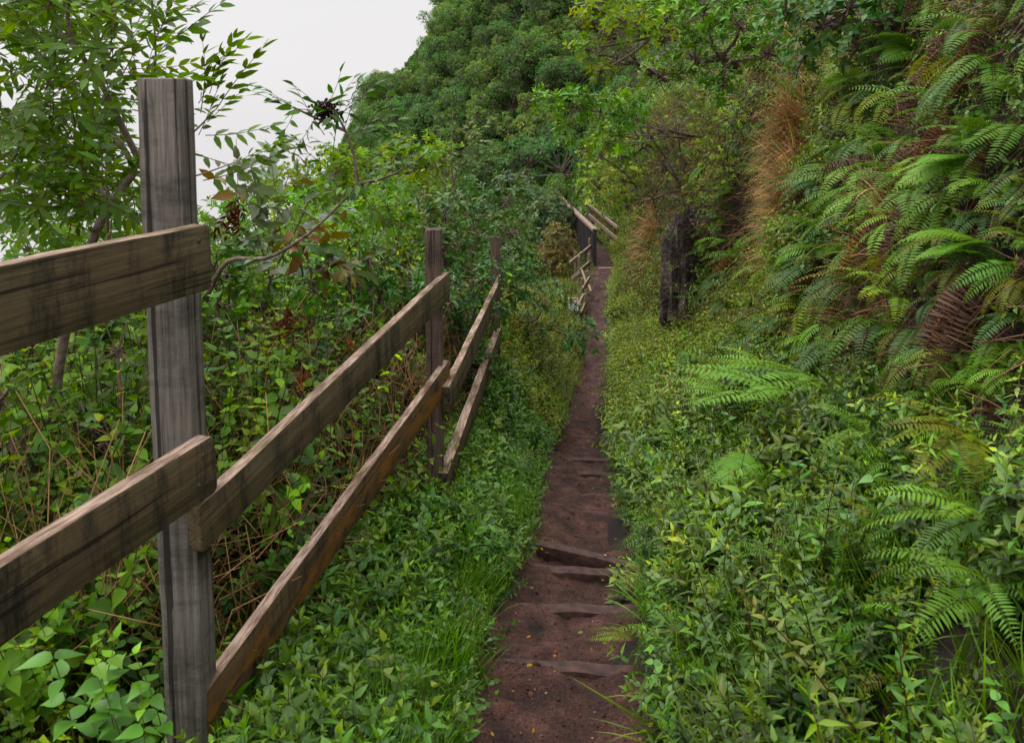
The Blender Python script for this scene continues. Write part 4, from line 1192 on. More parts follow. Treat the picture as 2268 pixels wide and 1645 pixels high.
# ---- forest on the far hill
def far_tree(seed, R_, H_, col):
    r = np.random.default_rng(seed); lob = []
    for i in range(24):
        a = r.uniform(0, 2 * PI); q = r.uniform(.1, 1.0) * R_; z_ = H_ * r.uniform(.30, 1.05) - .3 * q
        lob.append((np.array([q * math.cos(a), q * math.sin(a), z_]), R_ * r.uniform(.16, .38)))
    return lobed('hill_tree', 'tree', 'x', (0, 0, 0), lob, .105, ROS4, np.array(col) * np.array([1.8, 1.6, 1.95]), M_far, dens=1.1, bark=M_farbark, trunk=.07, seed=seed, colv=.24, hv=.16, flat=.95)  # leaf colours scaled paler, distance haze painted into them
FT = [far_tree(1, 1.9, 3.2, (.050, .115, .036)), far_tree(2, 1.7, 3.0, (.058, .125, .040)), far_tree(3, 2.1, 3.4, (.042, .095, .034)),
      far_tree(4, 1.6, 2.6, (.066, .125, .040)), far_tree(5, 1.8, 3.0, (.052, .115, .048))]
r = np.random.default_rng(77)
pts = []
for t_ in range(6000):
    x_, y_ = r.uniform(-12.5, 13), r.uniform(32.5, 60)
    z_ = float(hill_z(np.array([x_]), np.array([y_]))[0])
    X_, Y_ = proj((x_, y_, z_ + 1.5))
    if X_ < 800 or X_ > 1720 or Y_ < -140 or Y_ > 440: continue
    if y_ < 33 + max(0, -(x_ - 1.5)) * 1.05 - .2: continue
    if min([math.dist((x_, y_, z_), q) for q in pts] + [99]) < 1.25: continue
    tX, tY = proj((x_, y_, z_ + 2.4))
    lim = np.interp(tX, [780, 825, 890, 930, 960, 985, 1020], [235, 150, 128, 110, 80, 10, -200])
    if tX < 835 or tY < lim: continue
    if 1085 < X_ < 1235 and 330 < Y_ < 500: continue
    if x_ > 2.2 and z_ < -1.5: continue
    pts.append((x_, y_, z_))
    if len(pts) >= 260: break
LABT = ['rounded dark green tree in the forest on the steep hill across the gully', 'bushy mid green tree in the forest on the steep hill', 'broad deep green tree in the forest on the steep hill',
        'small yellowish green tree in the forest on the steep hill', 'dense bluish green tree in the forest on the steep hill']
GR = ['dark trees on the hill', 'mid green trees on the hill', 'broad trees on the hill', 'yellowish trees on the hill', 'bluish trees on the hill']
used = set()
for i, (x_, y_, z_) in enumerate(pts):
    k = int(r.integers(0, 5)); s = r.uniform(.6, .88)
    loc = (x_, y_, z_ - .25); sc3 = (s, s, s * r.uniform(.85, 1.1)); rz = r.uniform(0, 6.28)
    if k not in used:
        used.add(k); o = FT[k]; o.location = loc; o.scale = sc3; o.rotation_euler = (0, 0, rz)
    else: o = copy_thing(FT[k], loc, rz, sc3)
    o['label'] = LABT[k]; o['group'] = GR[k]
# scrub carpet under the trees and on the slope above the cliff
g = G()
n_ = 30000
x_ = r.uniform(-13, 14, n_); y_ = r.uniform(31.5, 62, n_); z_ = hill_z(x_, y_); p = np.stack([x_, y_, z_], -1)
X_, Y_ = proj(p + np.array([0, 0, .5])); m = (X_ > 740) & (X_ < 1750) & (Y_ > -80); p = p[m]
scatter(g, ROS4, p + np.array([0, 0, .05]), np.array([-.2, -.8, .7]) + r.normal(0, .4, (len(p), 3)), .16, .34, (.06, .125, .034), v=.35, h=.3, r=r)
finish(g, 'hill_scrub', M_far, 'low green scrub and vines between the trees on the far hill', 'scrub')
g = G()
n_ = 26000; v = r.uniform(1.9, 3.0, n_); d = lod_d(n_, 3, 40, .6, r)
p, nn = right_frame(v, d); X_, Y_ = proj(p); m = (X_ > 1200) & (X_ < 2500) & (Y_ > -260); p, nn = p[m], nn[m]
scatter(g, ROS4w, p + nn * .05, nn + UP * .5 + r.normal(0, .4, (len(p), 3)), .07, .15, (.06, .12, .03), v=.35, h=.25, r=r)
n_ = 9000; v = r.uniform(.9, 2.1, n_); d = r.uniform(19, 46, n_); p, nn = right_frame(v, d)
scatter(g, ROS4, p + nn * .05, nn + UP * .4 + r.normal(0, .4, (n_, 3)), .12, .26, (.06, .13, .035), v=.4, h=.3, r=r)
finish(g, 'slope_scrub', M_leaf, 'scrub on the steep slope above the right cliff', 'scrub')

# ---- shrubs on the right, over the trail
GB = 'x'
def rb(X_, Y_, dmin=0, dmax=99):
    v_, d_ = on_right(X_, Y_, dmin, dmax); return right_pos(np.array([v_]), np.array([d_]))[0]
lobed('overhanging_tree', 'tree', 'small leafy tree reaching left over the gully from the cliff with glossy bright leaves', P(1680, 330, 12.0),
      LB((1215, 232, 9.6, .22), (1268, 238, 9.6, .27), (1330, 245, 9.8, .26), (1390, 255, 10, .25), (1250, 295, 9.6, .16), (1345, 320, 9.8, .2)), .10, ROS8, (.085, .20, .030), M_leaf, dens=1.3, bark=M_twig, trunk=.014, seed=31)
lobed('clifftop_shrub', 'shrub', 'yellow green shrub at the very top left of the cliff, leaves against the hill', P(1560, 60, 9.6),
      LB((1315, 20, 9.0, .24), (1360, 60, 9.0, .26), (1300, 110, 9.0, .18), (1330, 160, 9.0, .16), (1420, 25, 9.2, .3), (1470, 90, 9.2, .3)), .095, ROS8, (.10, .19, .030), M_thin, dens=1.0, seed=32)
lobed('clifftop_shrub', 'shrub', 'bright green shrub with pale leaf undersides in the top middle of the cliff', P(1640, 160, 7.8),
      LB((1480, 40, 7.6, .26), (1560, 30, 7.4, .3), (1540, 130, 7.6, .26), (1640, 60, 7.2, .28), (1700, 120, 7, .24), (1460, 170, 7.8, .22), (1600, 190, 7.4, .2)), .075, ROS8, (.08, .185, .036), M_leaf, dens=1.0, seed=33)
lobed('clifftop_vine', 'vine', 'round-leaved vine draped over the top of the cliff left of the ferns', P(1850, 40, 5.6),
      LB((1740, 30, 5.6, .2), (1820, 60, 5.4, .22), (1880, 20, 5.2, .22), (1780, 130, 5.6, .16), (1900, 110, 5.2, .16), (1960, 50, 5, .2)), .07, ROSO, (.06, .15, .055), M_leaf, dens=.9, seed=34)
lobed('heath_bush', 'shrub', 'grey green needle-leaved bush high on the cliff beside the yellow green shrub', P(1480, 180, 10),
      LB((1350, 85, 9.6, .24), (1365, 140, 9.6, .26), (1330, 120, 9.6, .16), (1400, 110, 9.8, .22)), .10, ROSn, (.055, .075, .050), M_far, dens=1.2, seed=35)
lobed('heath_bush', 'shrub', 'dark grey green needle-leaved bush hanging directly over the dark rock pillar', P(1560, 440, 11.3),
      LB((1440, 300, 10.9, .3), (1470, 370, 10.9, .34), (1445, 440, 10.9, .3), (1510, 440, 11, .32), (1500, 290, 11, .26), (1490, 500, 11, .2)), .10, ROSn, (.055, .070, .048), M_far, dens=1.3, seed=36)
lobed('yellow_bush', 'shrub', 'yellowish bush overhanging the trail just before the footbridge', P(1460, 440, 16.6),
      LB((1330, 345, 15.6, .42), (1375, 330, 15.8, .45), (1325, 415, 15.4, .36), (1380, 400, 15.6, .45), (1340, 450, 15.6, .34), (1420, 430, 15.8, .42), (1410, 350, 16, .4), (1390, 460, 15.6, .3)), .10, ROS4w, (.19, .24, .085), M_thin, dens=.9, colv=.35, hv=.12, seed=37)
lobed('bright_bush', 'shrub', 'bright green leafy spray in front of the yellowish bush, left of the needle-leaved bush', P(1480, 330, 13),
      LB((1350, 300, 12.4, .2), (1400, 280, 12.4, .26), (1300, 335, 12.4, .14), (1380, 350, 12.3, .2), (1430, 330, 12.4, .22), (1400, 230, 12, .28)), .10, ROS8, (.095, .21, .035), M_leaf, dens=1.0, seed=38)
lobed('twiggy_shrub', 'shrub', 'sparse brown twiggy shrub with tiny yellow green leaves left of the dry grass clump', P(1640, 420, 9.4),
      LB((1540, 210, 8.8, .26), (1590, 280, 8.6, .3), (1560, 350, 8.8, .28), (1610, 390, 8.6, .26), (1500, 230, 9, .24), (1640, 210, 8.4, .26), (1540, 430, 8.8, .2)), .045, ROS4, (.14, .20, .06), M_thin, dens=.30, bark=M_twig, trunk=.010, colv=.4, hv=.12, seed=39)
lobed('green_bush', 'shrub', 'small vivid green bush at the foot of the rock beside the bridge grass', rb(1500, 560, 12, 20),
      LB((1440, 520, 15.5, .34), (1470, 560, 15, .3), (1420, 500, 16, .3)), .08, ROS4, (.08, .17, .04), M_leaf, dens=.8, seed=40)
lobed('green_bush', 'shrub', 'vivid green weedy bush on the right trail edge in front of the bridge', P(1400, 690, 17.4),
      LB((1375, 640, 16.8, .3), (1400, 655, 16.4, .34), (1370, 670, 16.4, .26), (1430, 640, 16.4, .36)), .065, ROS4, (.075, .18, .04), M_leaf, dens=.8, seed=41)

# ---- dark rock pillar and pale rock
def boulder(name, cen, size, label, mat, seed, cat='rock'):
    bm = bmesh.new(); bmesh.ops.create_icosphere(bm, subdivisions=6, radius=1.0)
    co = np.array([v.co[:] for v in bm.verts]); co = np.sign(co) * np.abs(co) ** .55 * .82; d1 = fbm(co * 1.4 + seed, 5) * .32 + fbm(co * np.array([5, 5, 1.6]) + seed, 5) * .30
    d1 = d1 - np.abs(fbm(co * np.array([3.2, 3.2, 1.3]) + seed + 9, 4)) * .55 + .1; co = co * (1 + d1[:, None]) * np.array(size)
    for v, c_ in zip(bm.verts, co): v.co = c_
    me = bpy.data.meshes.new(name); bm.to_mesh(me); bm.free(); me.materials.append(mat)
    for p_ in me.polygons: p_.use_smooth = True
    o = obj(name, me); o.location = cen; return tag(o, label, cat)
boulder('rock_pillar', P(1536, 625, 9.8), (.42, .42, 1.02), 'dark brown upright rock buttress standing out from the cliff foot beside the trail', M_rock, 3)
boulder('pale_rock', P(1402, 600, 18.6), (.14, .3, .55), 'narrow pale grey rock face beside the trail just before the bridge', earth_mat('pale_rock', [(.10, .08, .075), (.3, .26, .25), (.46, .42, .42)], 7, 1, .85, .06), 9)
boulder('hill_rock', P(1150, 385, 36.6), (.6, .5, .75), 'pale bare rock outcrop at the foot of the far forest', earth_mat('outcrop_rock', [(.08, .05, .045), (.22, .16, .145), (.34, .28, .27)], 1.6, 1, .85, .2), 5)
boulder('hill_rock', P(1192, 450, 33.5), (.25, .4, .5), 'small dark reddish rock below the pale outcrop', M_rock, 6)
boulder('mossy_boulder', P(1235, 750, 12.5), (.22, .3, .25), 'dark shaded boulder in the weeds at the left edge of the trail', M_rock, 8)

# ---- left: shrubs behind the fence line
def lp(X_, d_, dz=0):
    x_ = P(X_, 600, d_).x; u_ = pc(d_) - pw(d_) - x_
    return (x_, d_, float(left_z(np.array([max(0, u_)]), np.array([d_]), np.array([x_]))[0]) - .05)
def shrub_at(X_, Yt, d_, rad, n_, leafL, ros, col, mat, label, seed, name='leafy_shrub', dens=.8, group=None, wide=1.5, low=.25, **k):
    """shrub whose top reaches picture height Yt"""
    r = np.random.default_rng(seed); b = np.array(lp(X_, d_)); zt = P(X_, Yt, d_).z; Hh = zt - b[2]; lob = []
    for i in range(n_):
        zf = r.uniform(low, 1) if i else 1.0
        lob.append((np.array([b[0] + r.normal(0, rad * wide * .55) * (1.15 - .5 * zf), b[1] + r.normal(0, rad * wide * .5), b[2] + Hh * zf - rad * .75]), rad * r.uniform(.7, 1.1)))
    return lobed(name, 'shrub', label, b, lob, leafL, ros, col, mat, dens=dens, group=group, seed=seed, trunk=.018, **k)
S = shrub_at
S(1065, 395, 7.6, .30, 9, .075, ROS8, (.050, .11, .040), M_leaf, 'tall dark green shrub rising right behind the third fence post', 51, dens=.75, low=.3)
S(1150, 520, 8.6, .28, 7, .07, ROS8, (.045, .10, .036), M_leaf, 'dark leafy shrub right of the third fence post', 52, dens=.8)
S(985, 420, 6.6, .26, 8, .075, ROS8, (.060, .125, .040), M_leaf, 'glossy leaved shrub directly behind the second fence post', 53, dens=.7)
S(900, 400, 6.8, .28, 7, .08, ROS8, (.075, .155, .030), M_thin, 'bright green shrub just left of the second fence post', 54, dens=.7)
S(800, 420, 7.5, .32, 7, .07, ROS8, (.085, .18, .026), M_thin, 'lime green bush behind the arching branch', 55, dens=.7)
S(650, 430, 7.0, .34, 8, .07, ROS8, (.095, .20, .028), M_thin, 'lime green bush below the open sky, right of the first post', 56, dens=.7)
S(740, 470, 5.6, .24, 6, .06, ROS8, (.055, .15, .035), M_leaf, 'small fresh green bush in front of the lime green ones', 57, dens=.7)
S(520, 430, 6.0, .30, 8, .07, ROS8, (.075, .17, .028), M_thin, 'green bush immediately right of the first post', 58, dens=.75)
S(900, 300, 11.5, .42, 10, .10, ROS8, (.085, .18, .03), M_thin, 'yellow green sapling clump in the middle distance left of the hill', 59, dens=.6)
S(790, 330, 12.5, .48, 9, .10, ROS4w, (.095, .195, .030), M_thin, 'yellow green bush at the foot of the sky', 60, dens=.8)
S(690, 365, 14, .5, 9, .11, ROS4w, (.085, .18, .034), M_thin, 'pale green bush forming the skyline dip', 61, dens=.8)
S(980, 390, 13, .5, 9, .10, ROS4w, (.06, .13, .040), M_leaf, 'mid green bush below the far forest', 62, dens=.8)
S(1090, 430, 15, .5, 9, .10, ROS4w, (.055, .12, .045), M_leaf, 'dull green bush between forest and dark shrub', 63, dens=.8)
S(600, 400, 16, .55, 8, .12, ROS4w, (.06, .13, .03), M_far, 'dark green bush low on the skyline', 64, dens=.8)
S(450, 480, 5.0, .25, 6, .06, ROS8, (.08, .18, .03), M_thin, 'green bush half hidden by the first post', 65, dens=.7)
S(150, 470, 5.0, .36, 9, .07, ROS8, (.065, .16, .026), M_thin, 'green bush under the leaning tree at the left edge', 66, dens=.7)
S(300, 520, 4.6, .30, 8, .07, ROS8, (.07, .17, .026), M_thin, 'leafy bush between the tree stem and the first post', 67, dens=.7)
S(20, 430, 4.6, .36, 9, .07, ROS8, (.085, .18, .026), M_thin, 'bright green bush cut by the left edge of the picture', 68, dens=.7)
S(1195, 440, 25, .75, 9, .13, ROS4w, (.075, .125, .075), M_far, 'grey green bush beside the left bridge handrail', 69, dens=.9, low=.45)
S(1160, 400, 27, .8, 9, .13, ROS4w, (.07, .12, .065), M_far, 'grey green bush under the rock outcrop', 70, dens=.9, low=.45)
S(1235, 500, 22.5, .5, 7, .09, ROS4, (.15, .135, .065), M_far, 'orange brown bush left of the bridge siding', 71, dens=.9, low=.45)
S(1160, 590, 18, .32, 7, .09, ROS4, (.075, .15, .04), M_leaf, 'green bush left of the zigzag fence', 72, dens=.8, low=.45)
S(1150, 480, 22, .5, 8, .10, ROS4w, (.08, .13, .055), M_far, 'sage green bush behind the green one by the zigzag fence', 73, dens=.8, low=.4)
S(1165, 660, 15, .25, 7, .07, ROS4, (.10, .18, .035), M_leaf, 'yellow green bush left of the warning sign', 74, dens=.8, low=.3)
S(1190, 700, 12.5, .30, 7, .06, ROS4, (.075, .145, .035), M_leaf, 'low green bush nearer than the warning sign', 75, dens=.8, low=.3)
S(1265, 730, 13.8, .2, 6, .06, ROS4, (.085, .185, .045), M_leaf, 'small bright bush at the narrowest part of the trail', 76, dens=.8, low=.3)
S(585, 372, 42, .9, 7, .2, ROS4, (.055, .10, .035), M_far, 'distant tree crown showing on the skyline under the open sky', 77, dens=.8, low=.9, name='distant_tree')

S(470, 560, 4.4, .18, 7, .065, ROSO, (.055, .13, .030), M_leaf, 'broad-leaved bush against the right side of the first post', 81, dens=.8)
S(620, 610, 4.4, .20, 7, .065, ROSO, (.075, .16, .030), M_thin, 'broad-leaved bush under the arching branch in the herb field', 82, dens=.7)
S(760, 560, 5.2, .24, 8, .07, ROS8, (.050, .125, .028), M_leaf, 'dark bush standing above the herbs midway between the first two posts', 83, dens=.7)
S(880, 520, 5.4, .22, 8, .07, ROS8, (.045, .105, .030), M_leaf, 'dark glossy bush touching the left side of the second post', 84, dens=.8)
S(1030, 560, 5.8, .20, 8, .06, ROS8, (.045, .10, .030), M_leaf, 'dark bush filling the gap between the second and third posts', 85, dens=.8)
S(60, 640, 2.9, .18, 7, .06, ROSO, (.060, .14, .028), M_thin, 'broad-leaved bush behind the near top rail at the left edge', 86, dens=.7)
S(230, 700, 3.0, .17, 7, .06, ROSO, (.050, .12, .028), M_leaf, 'bush with drooping leaves between the near top and bottom rails', 87, dens=.7)
lobed('twiggy_shrub', 'shrub', 'brown twigs with few leaves against the right side of the dark rock pillar', P(1640, 700, 9.3),
      LB((1590, 560, 9.2, .2), (1600, 640, 9.1, .22), (1570, 700, 9.2, .18), (1640, 580, 8.9, .2), (1640, 670, 8.9, .2)), .04, ROS4, (.12, .14, .05), M_thin, dens=.25, bark=M_twig, trunk=.010, colv=.4, hv=.3, seed=88)
lobed('creeper', 'vine', 'green creeper draped down the near face of the dark rock pillar', P(1520, 520, 9.6),
      LB((1500, 530, 9.5, .10), (1545, 520, 9.5, .12), (1555, 600, 9.5, .09), (1495, 640, 9.5, .07), (1540, 690, 9.5, .12), (1500, 720, 9.5, .12), (1490, 590, 9.5, .08), (1570, 540, 9.5, .12)), .035, ROS4, (.07, .12, .03), M_leaf, dens=.5, bark=M_twig, trunk=.006, seed=89)
# ---- left tree against the sky
def leafy_twig(L_, nl_, leafL, leaf, col, seed, pair=True):
    r = np.random.default_rng(seed); g = G(); t = np.linspace(0, 1, 6)
    pts = np.stack([.06 * L_ * np.sin(t * 3 + seed), L_ * t, .05 * L_ * t ** 2], -1)
    tube(g, pts, np.linspace(.0022, .001, 6), (.09, .05, .035), 3)
    s = np.linspace(.15, 1, nl_); P3 = np.stack([np.interp(s, t, pts[:, k]) for k in range(3)], -1)
    for i in range(nl_):
        for sx in ((-1, 1) if pair else ((-1) ** i,)):
            a = math.radians(np.interp(s[i], [0, 1], [60, 20]) + r.normal(0, 10)) * sx
            dr = np.array([[math.sin(a), math.cos(a), r.normal(-.05, .22)]])
            bake(g, leaf, frames(dr, np.array([[0, 0, 1.0]]) + r.normal(0, .35, (1, 3))), P3[i:i + 1], leafL * np.interp(s[i], [0, .4, 1], [.8, 1, .75]) * r.uniform(.8, 1.15), np.array(col) * math.exp(r.normal(0, .15)))
    return g.proto()
TW = [leafy_twig(.26, 6, .078, leaf8(.32, .2, .08, .8), (.050, .130, .015), i) for i in range(5)]
root = empty('leaning_tree', P(190, 560, 3.1)); tag(root, 'slender leaning tree with lance-shaped leaves against the white sky, behind the first post', 'tree')
base = np.array(P(150, 700, 3.1)); o0 = np.array(root.location)
st, fo = G(), G()
BR = [([(90, 1150, 3.25), (140, 760, 3.15), (205, 535, 3.1), (250, 450, 3.1), (300, 378, 3.1)], .022, .015),
      ([(300, 378, 3.1), (262, 310, 3.1), (190, 235, 3.15), (135, 170, 3.2), (60, 90, 3.25)], .012, .005),
      ([(310, 360, 3.12), (262, 262, 3.05), (215, 170, 3.0), (165, 105, 3.0), (125, 55, 3.0), (95, -60, 3.0)], .013, .006),
      ([(243, 445, 3.1), (180, 375, 3.2), (100, 335, 3.3), (0, 285, 3.4), (-120, 240, 3.5)], .009, .005),
      ([(165, 105, 3.0), (150, 40, 3.0), (158, -40, 3.0)], .009, .005),
      ([(330, 360, 3.15), (420, 300, 3.1), (480, 240, 3.1)], .006, .002),
      ([(300, 378, 3.1), (330, 250, 3.2), (345, 120, 3.2), (335, 0, 3.2), (330, -80, 3.2)], .006, .002),
      ([(240, 560, 3.0), (236, 400, 2.95), (238, 330, 2.95)], .006, .004),
      ([(330, 400, 3.2), (430, 390, 3.3), (520, 360, 3.4)], .006, .002),
      ([(-60, 480, 3.2), (40, 330, 3.2), (90, 160, 3.3), (130, 20, 3.3)], .008, .003)]
bpts = []
for ctrl, r0, r1 in BR:
    q = curve([np.array(P(*c_)) for c_ in ctrl], 20) - o0
    tube(st, q, np.linspace(r0, r1, 20), (1, 1, 1), 7); bpts.append(q)
r = np.random.default_rng(8)
allp = np.concatenate([q[6:] for q in bpts[1:]])
# side twigs spread over the crown region
pos, drs = [], []
for t_ in range(2600):
    X_, Y_ = r.uniform(-60, 330), r.uniform(-60, 500)
    if X_ > 300 and Y_ > 200 and r.random() < .6: continue
    dens_ = .32 + .68 * (fbm(np.array([[X_ / 85, Y_ / 85, 1.0]]), 3)[0] > -.04)
    if X_ > 260 and Y_ < 160 and r.random() < .55: continue
    if 40 < X_ < 160 and 60 < Y_ < 140 and r.random() < .4: continue
    if r.random() > dens_ * .31: continue
    pos.append(np.array(P(X_, Y_, r.uniform(2.7, 4.0))) - o0)
    a = r.uniform(0, 2 * PI); drs.append((math.cos(a) + .25, r.normal(0, .5), math.sin(a) * .6 + .25))
expl = [((335, 150), (.25, .1, 1)), ((338, 80), (.6, 0, .8)), ((340, 20), (-.3, 0, 1)), ((345, 110), (.8, 0, .45)), ((340, 200), (.7, 0, .3)), ((350, 60), (.9, .1, .5)),
        ((440, 300), (.5, 0, 1)), ((460, 270), (.9, 0, .7)), ((480, 240), (.8, 0, .9)), ((455, 300), (1, 0, .1)), ((440, 230), (.5, 0, 1)), ((430, 340), (.8, 0, -.3)),
        ((450, 400), (1, 0, .3)), ((490, 380), (1, 0, .4)), ((520, 365), (1, 0, .5)), ((500, 400), (.7, 0, -.3)), ((445, 250), (.1, 0, 1)), ((420, 190), (.8, 0, .6)), ((470, 210), (.4, 0, 1))]
for (X_, Y_), dv in expl: pos.append(np.array(P(X_, Y_, 3.15)) - o0); drs.append(dv)
pos, drs = np.array(pos), np.array(drs, float)
kk = r.integers(0, 5, len(pos)); tn = tints(len(pos), (1, 1, 1), .22, .12, r)
R_ = frames(drs, np.array([0, 0, 1.0]) + r.normal(0, .35, (len(pos), 3)))
for i in range(5):
    m = kk == i; bake(fo, TW[i], R_[m], pos[m], r.uniform(.7, 1.15, m.sum()), tn[m])
obj('trunk', st.mesh('trunk', M_bark), root); obj('crown', fo.mesh('crown', M_thin), root)

# ---- arching branch plant with dark berries
def sapling(name, label, ctrl, r0, r1, twigs, twp, scale, extra=(), cat='shrub', mat=M_leaf, seed=0, n_auto=0, tcol=(1, 1, 1)):
    r = np.random.default_rng(seed); root = empty(name, P(*ctrl[0][0])); tag(root, label, cat); o0 = np.array(root.location)
    st, fo = G(), G(); ps, ds = [], []
    for bi, c in enumerate(ctrl):
        q = curve([np.array(P(*c_)) for c_ in c], 24) - o0; tube(st, q, np.linspace(r0 if bi == 0 else r0 * .6, r1, 24), (1, 1, 1), 7)
        for k_ in range(n_auto):
            i = int(r.integers(6, 24)); ps.append(q[i]); a = r.uniform(0, 2 * PI); ds.append((math.cos(a), r.normal(0, .4), math.sin(a) * .7 + .4))
    for (X_, Y_, d_), dv in twigs: ps.append(np.array(P(X_, Y_, d_)) - o0); ds.append(dv)
    ps, ds = np.array(ps), np.array(ds, float); kk = r.integers(0, len(twp), len(ps))
    R_ = frames(ds, np.array([0, 0, 1.0]) + r.normal(0, .3, (len(ps), 3))); tn = tints(len(ps), tcol, .2, .15, r)
    for i in range(len(twp)):
        m = kk == i
        if m.any(): bake(fo, twp[i], R_[m], ps[m], scale * r.uniform(.75, 1.15, m.sum()), tn[m])
    obj('stems', st.mesh('stems', M_bark), root); obj('foliage', fo.mesh('foliage', mat), root)
    return root, o0
TW2 = [leafy_twig(.24, 5, .085, leaf8(.36, .3, .1, .8), (.045, .12, .022), 20 + i, pair=(i % 2 == 0)) for i in range(4)]
root, o0 = sapling('arching_shrub', 'shrub with one long bare branch arching up to a dark berry cluster against the sky',
    [[(440, 700, 4.3), (500, 583, 4.2), (590, 572, 4.1), (680, 520, 4.1), (760, 445, 4.1), (792, 408, 4.1)], [(792, 408, 4.1), (785, 350, 4.1), (765, 290, 4.1), (738, 245, 4.1), (715, 235, 4.1)],
     [(792, 408, 4.1), (850, 395, 4.15), (910, 365, 4.2), (950, 335, 4.2)], [(765, 290, 4.1), (700, 262, 4.1), (650, 238, 4.1)]], .015, .004,
    [((780, 330, 4.1), (.6, 0, .8)), ((785, 350, 4.1), (-.7, 0, .3)), ((765, 300, 4.1), (.9, 0, .4)), ((750, 270, 4.1), (.6, 0, 1)), ((740, 260, 4.1), (-.7, 0, .5)), ((780, 380, 4.1), (.9, 0, .1)), ((850, 395, 4.1), (.5, 0, 1)),
     ((870, 390, 4.1), (.5, 0, -.5)), ((800, 430, 4.1), (.5, 0, -.8)), ((760, 250, 4.1), (.9, 0, .7)), ((700, 262, 4.1), (-.5, 0, -.8)), ((665, 245, 4.1), (-.9, 0, .3)), ((720, 300, 4.1), (-.4, 0, .6)), ((690, 330, 4.1), (-.6, 0, .3)),
     ((800, 300, 4.1), (.8, 0, .3)), ((790, 260, 4.1), (.7, .2, .5)), ((740, 330, 4.1), (.1, 0, 1)), ((720, 370, 4.1), (-.5, 0, .4)), ((930, 350, 4.1), (.7, 0, .6))], TW2, 1.0, seed=4, n_auto=5)
gb = G(); r = np.random.default_rng(2)
ico = bmesh.new(); bmesh.ops.create_icosphere(ico, subdivisions=1, radius=1); iv = np.array([v.co[:] for v in ico.verts]); it = np.array([[v.index for v in f.verts] for f in ico.faces]); ico.free()
bp = np.array(P(722, 245, 4.1)) - o0
tube(gb, np.array([bp + (-.05, 0, -.04), bp + (-.02, 0, 0), bp + (.03, 0, .03)]), .004, (.035, .014, .018), 5)
for i in range(260):
    q = bp + r.normal(0, 1, 3) * np.array([.028, .018, .026]); gb.add(iv * r.uniform(.005, .009) + q, it, np.array((.035, .014, .018)) * math.exp(r.normal(0, .3)))
obj('berry_cluster', gb.mesh('berry_cluster', M_leaf), root)
TW3 = [leafy_twig(.30, 4, .15, leaf8(.50, .45, .12, .85), c_, 30 + i, pair=(i % 2 == 0)) for i, c_ in enumerate([(.11, .15, .12), (.13, .10, .02), (.09, .13, .09), (.12, .12, .03)])]
sapling('broadleaf_sapling', 'sapling with large drooping grey and olive leaves, right of the first post',
    [[(560, 760, 4.6), (600, 620, 4.5), (650, 520, 4.4), (690, 430, 4.4)], [(600, 620, 4.5), (570, 520, 4.4), (545, 440, 4.4)], [(650, 520, 4.4), (720, 560, 4.3), (790, 590, 4.3)], [(600, 620, 4.5), (660, 600, 4.3), (720, 600, 4.3)]],
    .010, .003, [((700, 420, 4.3), (-.4, 0, .8)), ((640, 500, 4.3), (.3, -.3, -.5)), ((620, 440, 4.4), (-.2, 0, .7))], TW3, .8, seed=5, n_auto=6)
TW4 = [leafy_twig(.22, 5, .065, leaf8(.5, .2, .1, .85), c_, 40 + i, pair=False) for i, c_ in enumerate([(.05, .10, .035), (.07, .13, .035), (.11, .16, .03)])]
sapling('slender_sapling', 'slender upright sapling with small round leaves in front of the far forest',
    [[(1010, 640, 7.2), (1008, 500, 7.2), (1000, 360, 7.2), (1003, 240, 7.2)], [(1008, 500, 7.2), (985, 420, 7.2), (950, 345, 7.2)], [(1004, 400, 7.2), (1030, 330, 7.2), (1050, 290, 7.2)]],
    .011, .003, [((1003, 245, 7.2), (0, 0, 1))], TW4, 1.0, seed=6, n_auto=16)
# withered flower heads among the herbs
g0 = [leafy_twig(.12, 5, .045, leaf8(.3, .8, .5, .7), (.075, .032, .016), 60 + i) for i in range(3)]
for i, (X_, Y_, d_, lab) in enumerate([(520, 470, 3.3, 'withered brown leaf bunch hanging just right of the first post top rail'), (637, 700, 3.6, 'withered brown leaf bunch hanging in the middle of the herb field'), (668, 830, 3.4, 'blackened withered leaf bunch low behind the middle rail'), (776, 775, 3.2, 'curled dead leaf bunch touching the top of the middle rail')]):
    g = G(); p0 = np.array(P(X_, Y_, d_)); r = np.random.default_rng(i)
    for j in range(7):
        bake(g, g0[j % 3], frames(np.array([[r.normal(0, .35), r.normal(0, .35), -1.0]]), r.normal(0, 1, (1, 3))), np.array([[r.normal(0, .012), r.normal(0, .012), .03 * (j % 3)]]), np.array([r.uniform(.6, 1.1)]) * (.5 if i == 3 else 1), np.array([[1.0, 1, 1]]) * math.exp(r.normal(0, .4)))
    tube(g, np.array([(0, 0, 0), (.01, .02, .12), (.0, .05, .3)]), [.002, .0016, .001], (.1, .06, .04), 3)
    o = obj('dead_leaf_bunch', g.mesh('dead_leaf_bunch', M_straw)); o.location = p0; tag(o, lab, 'dead leaves')

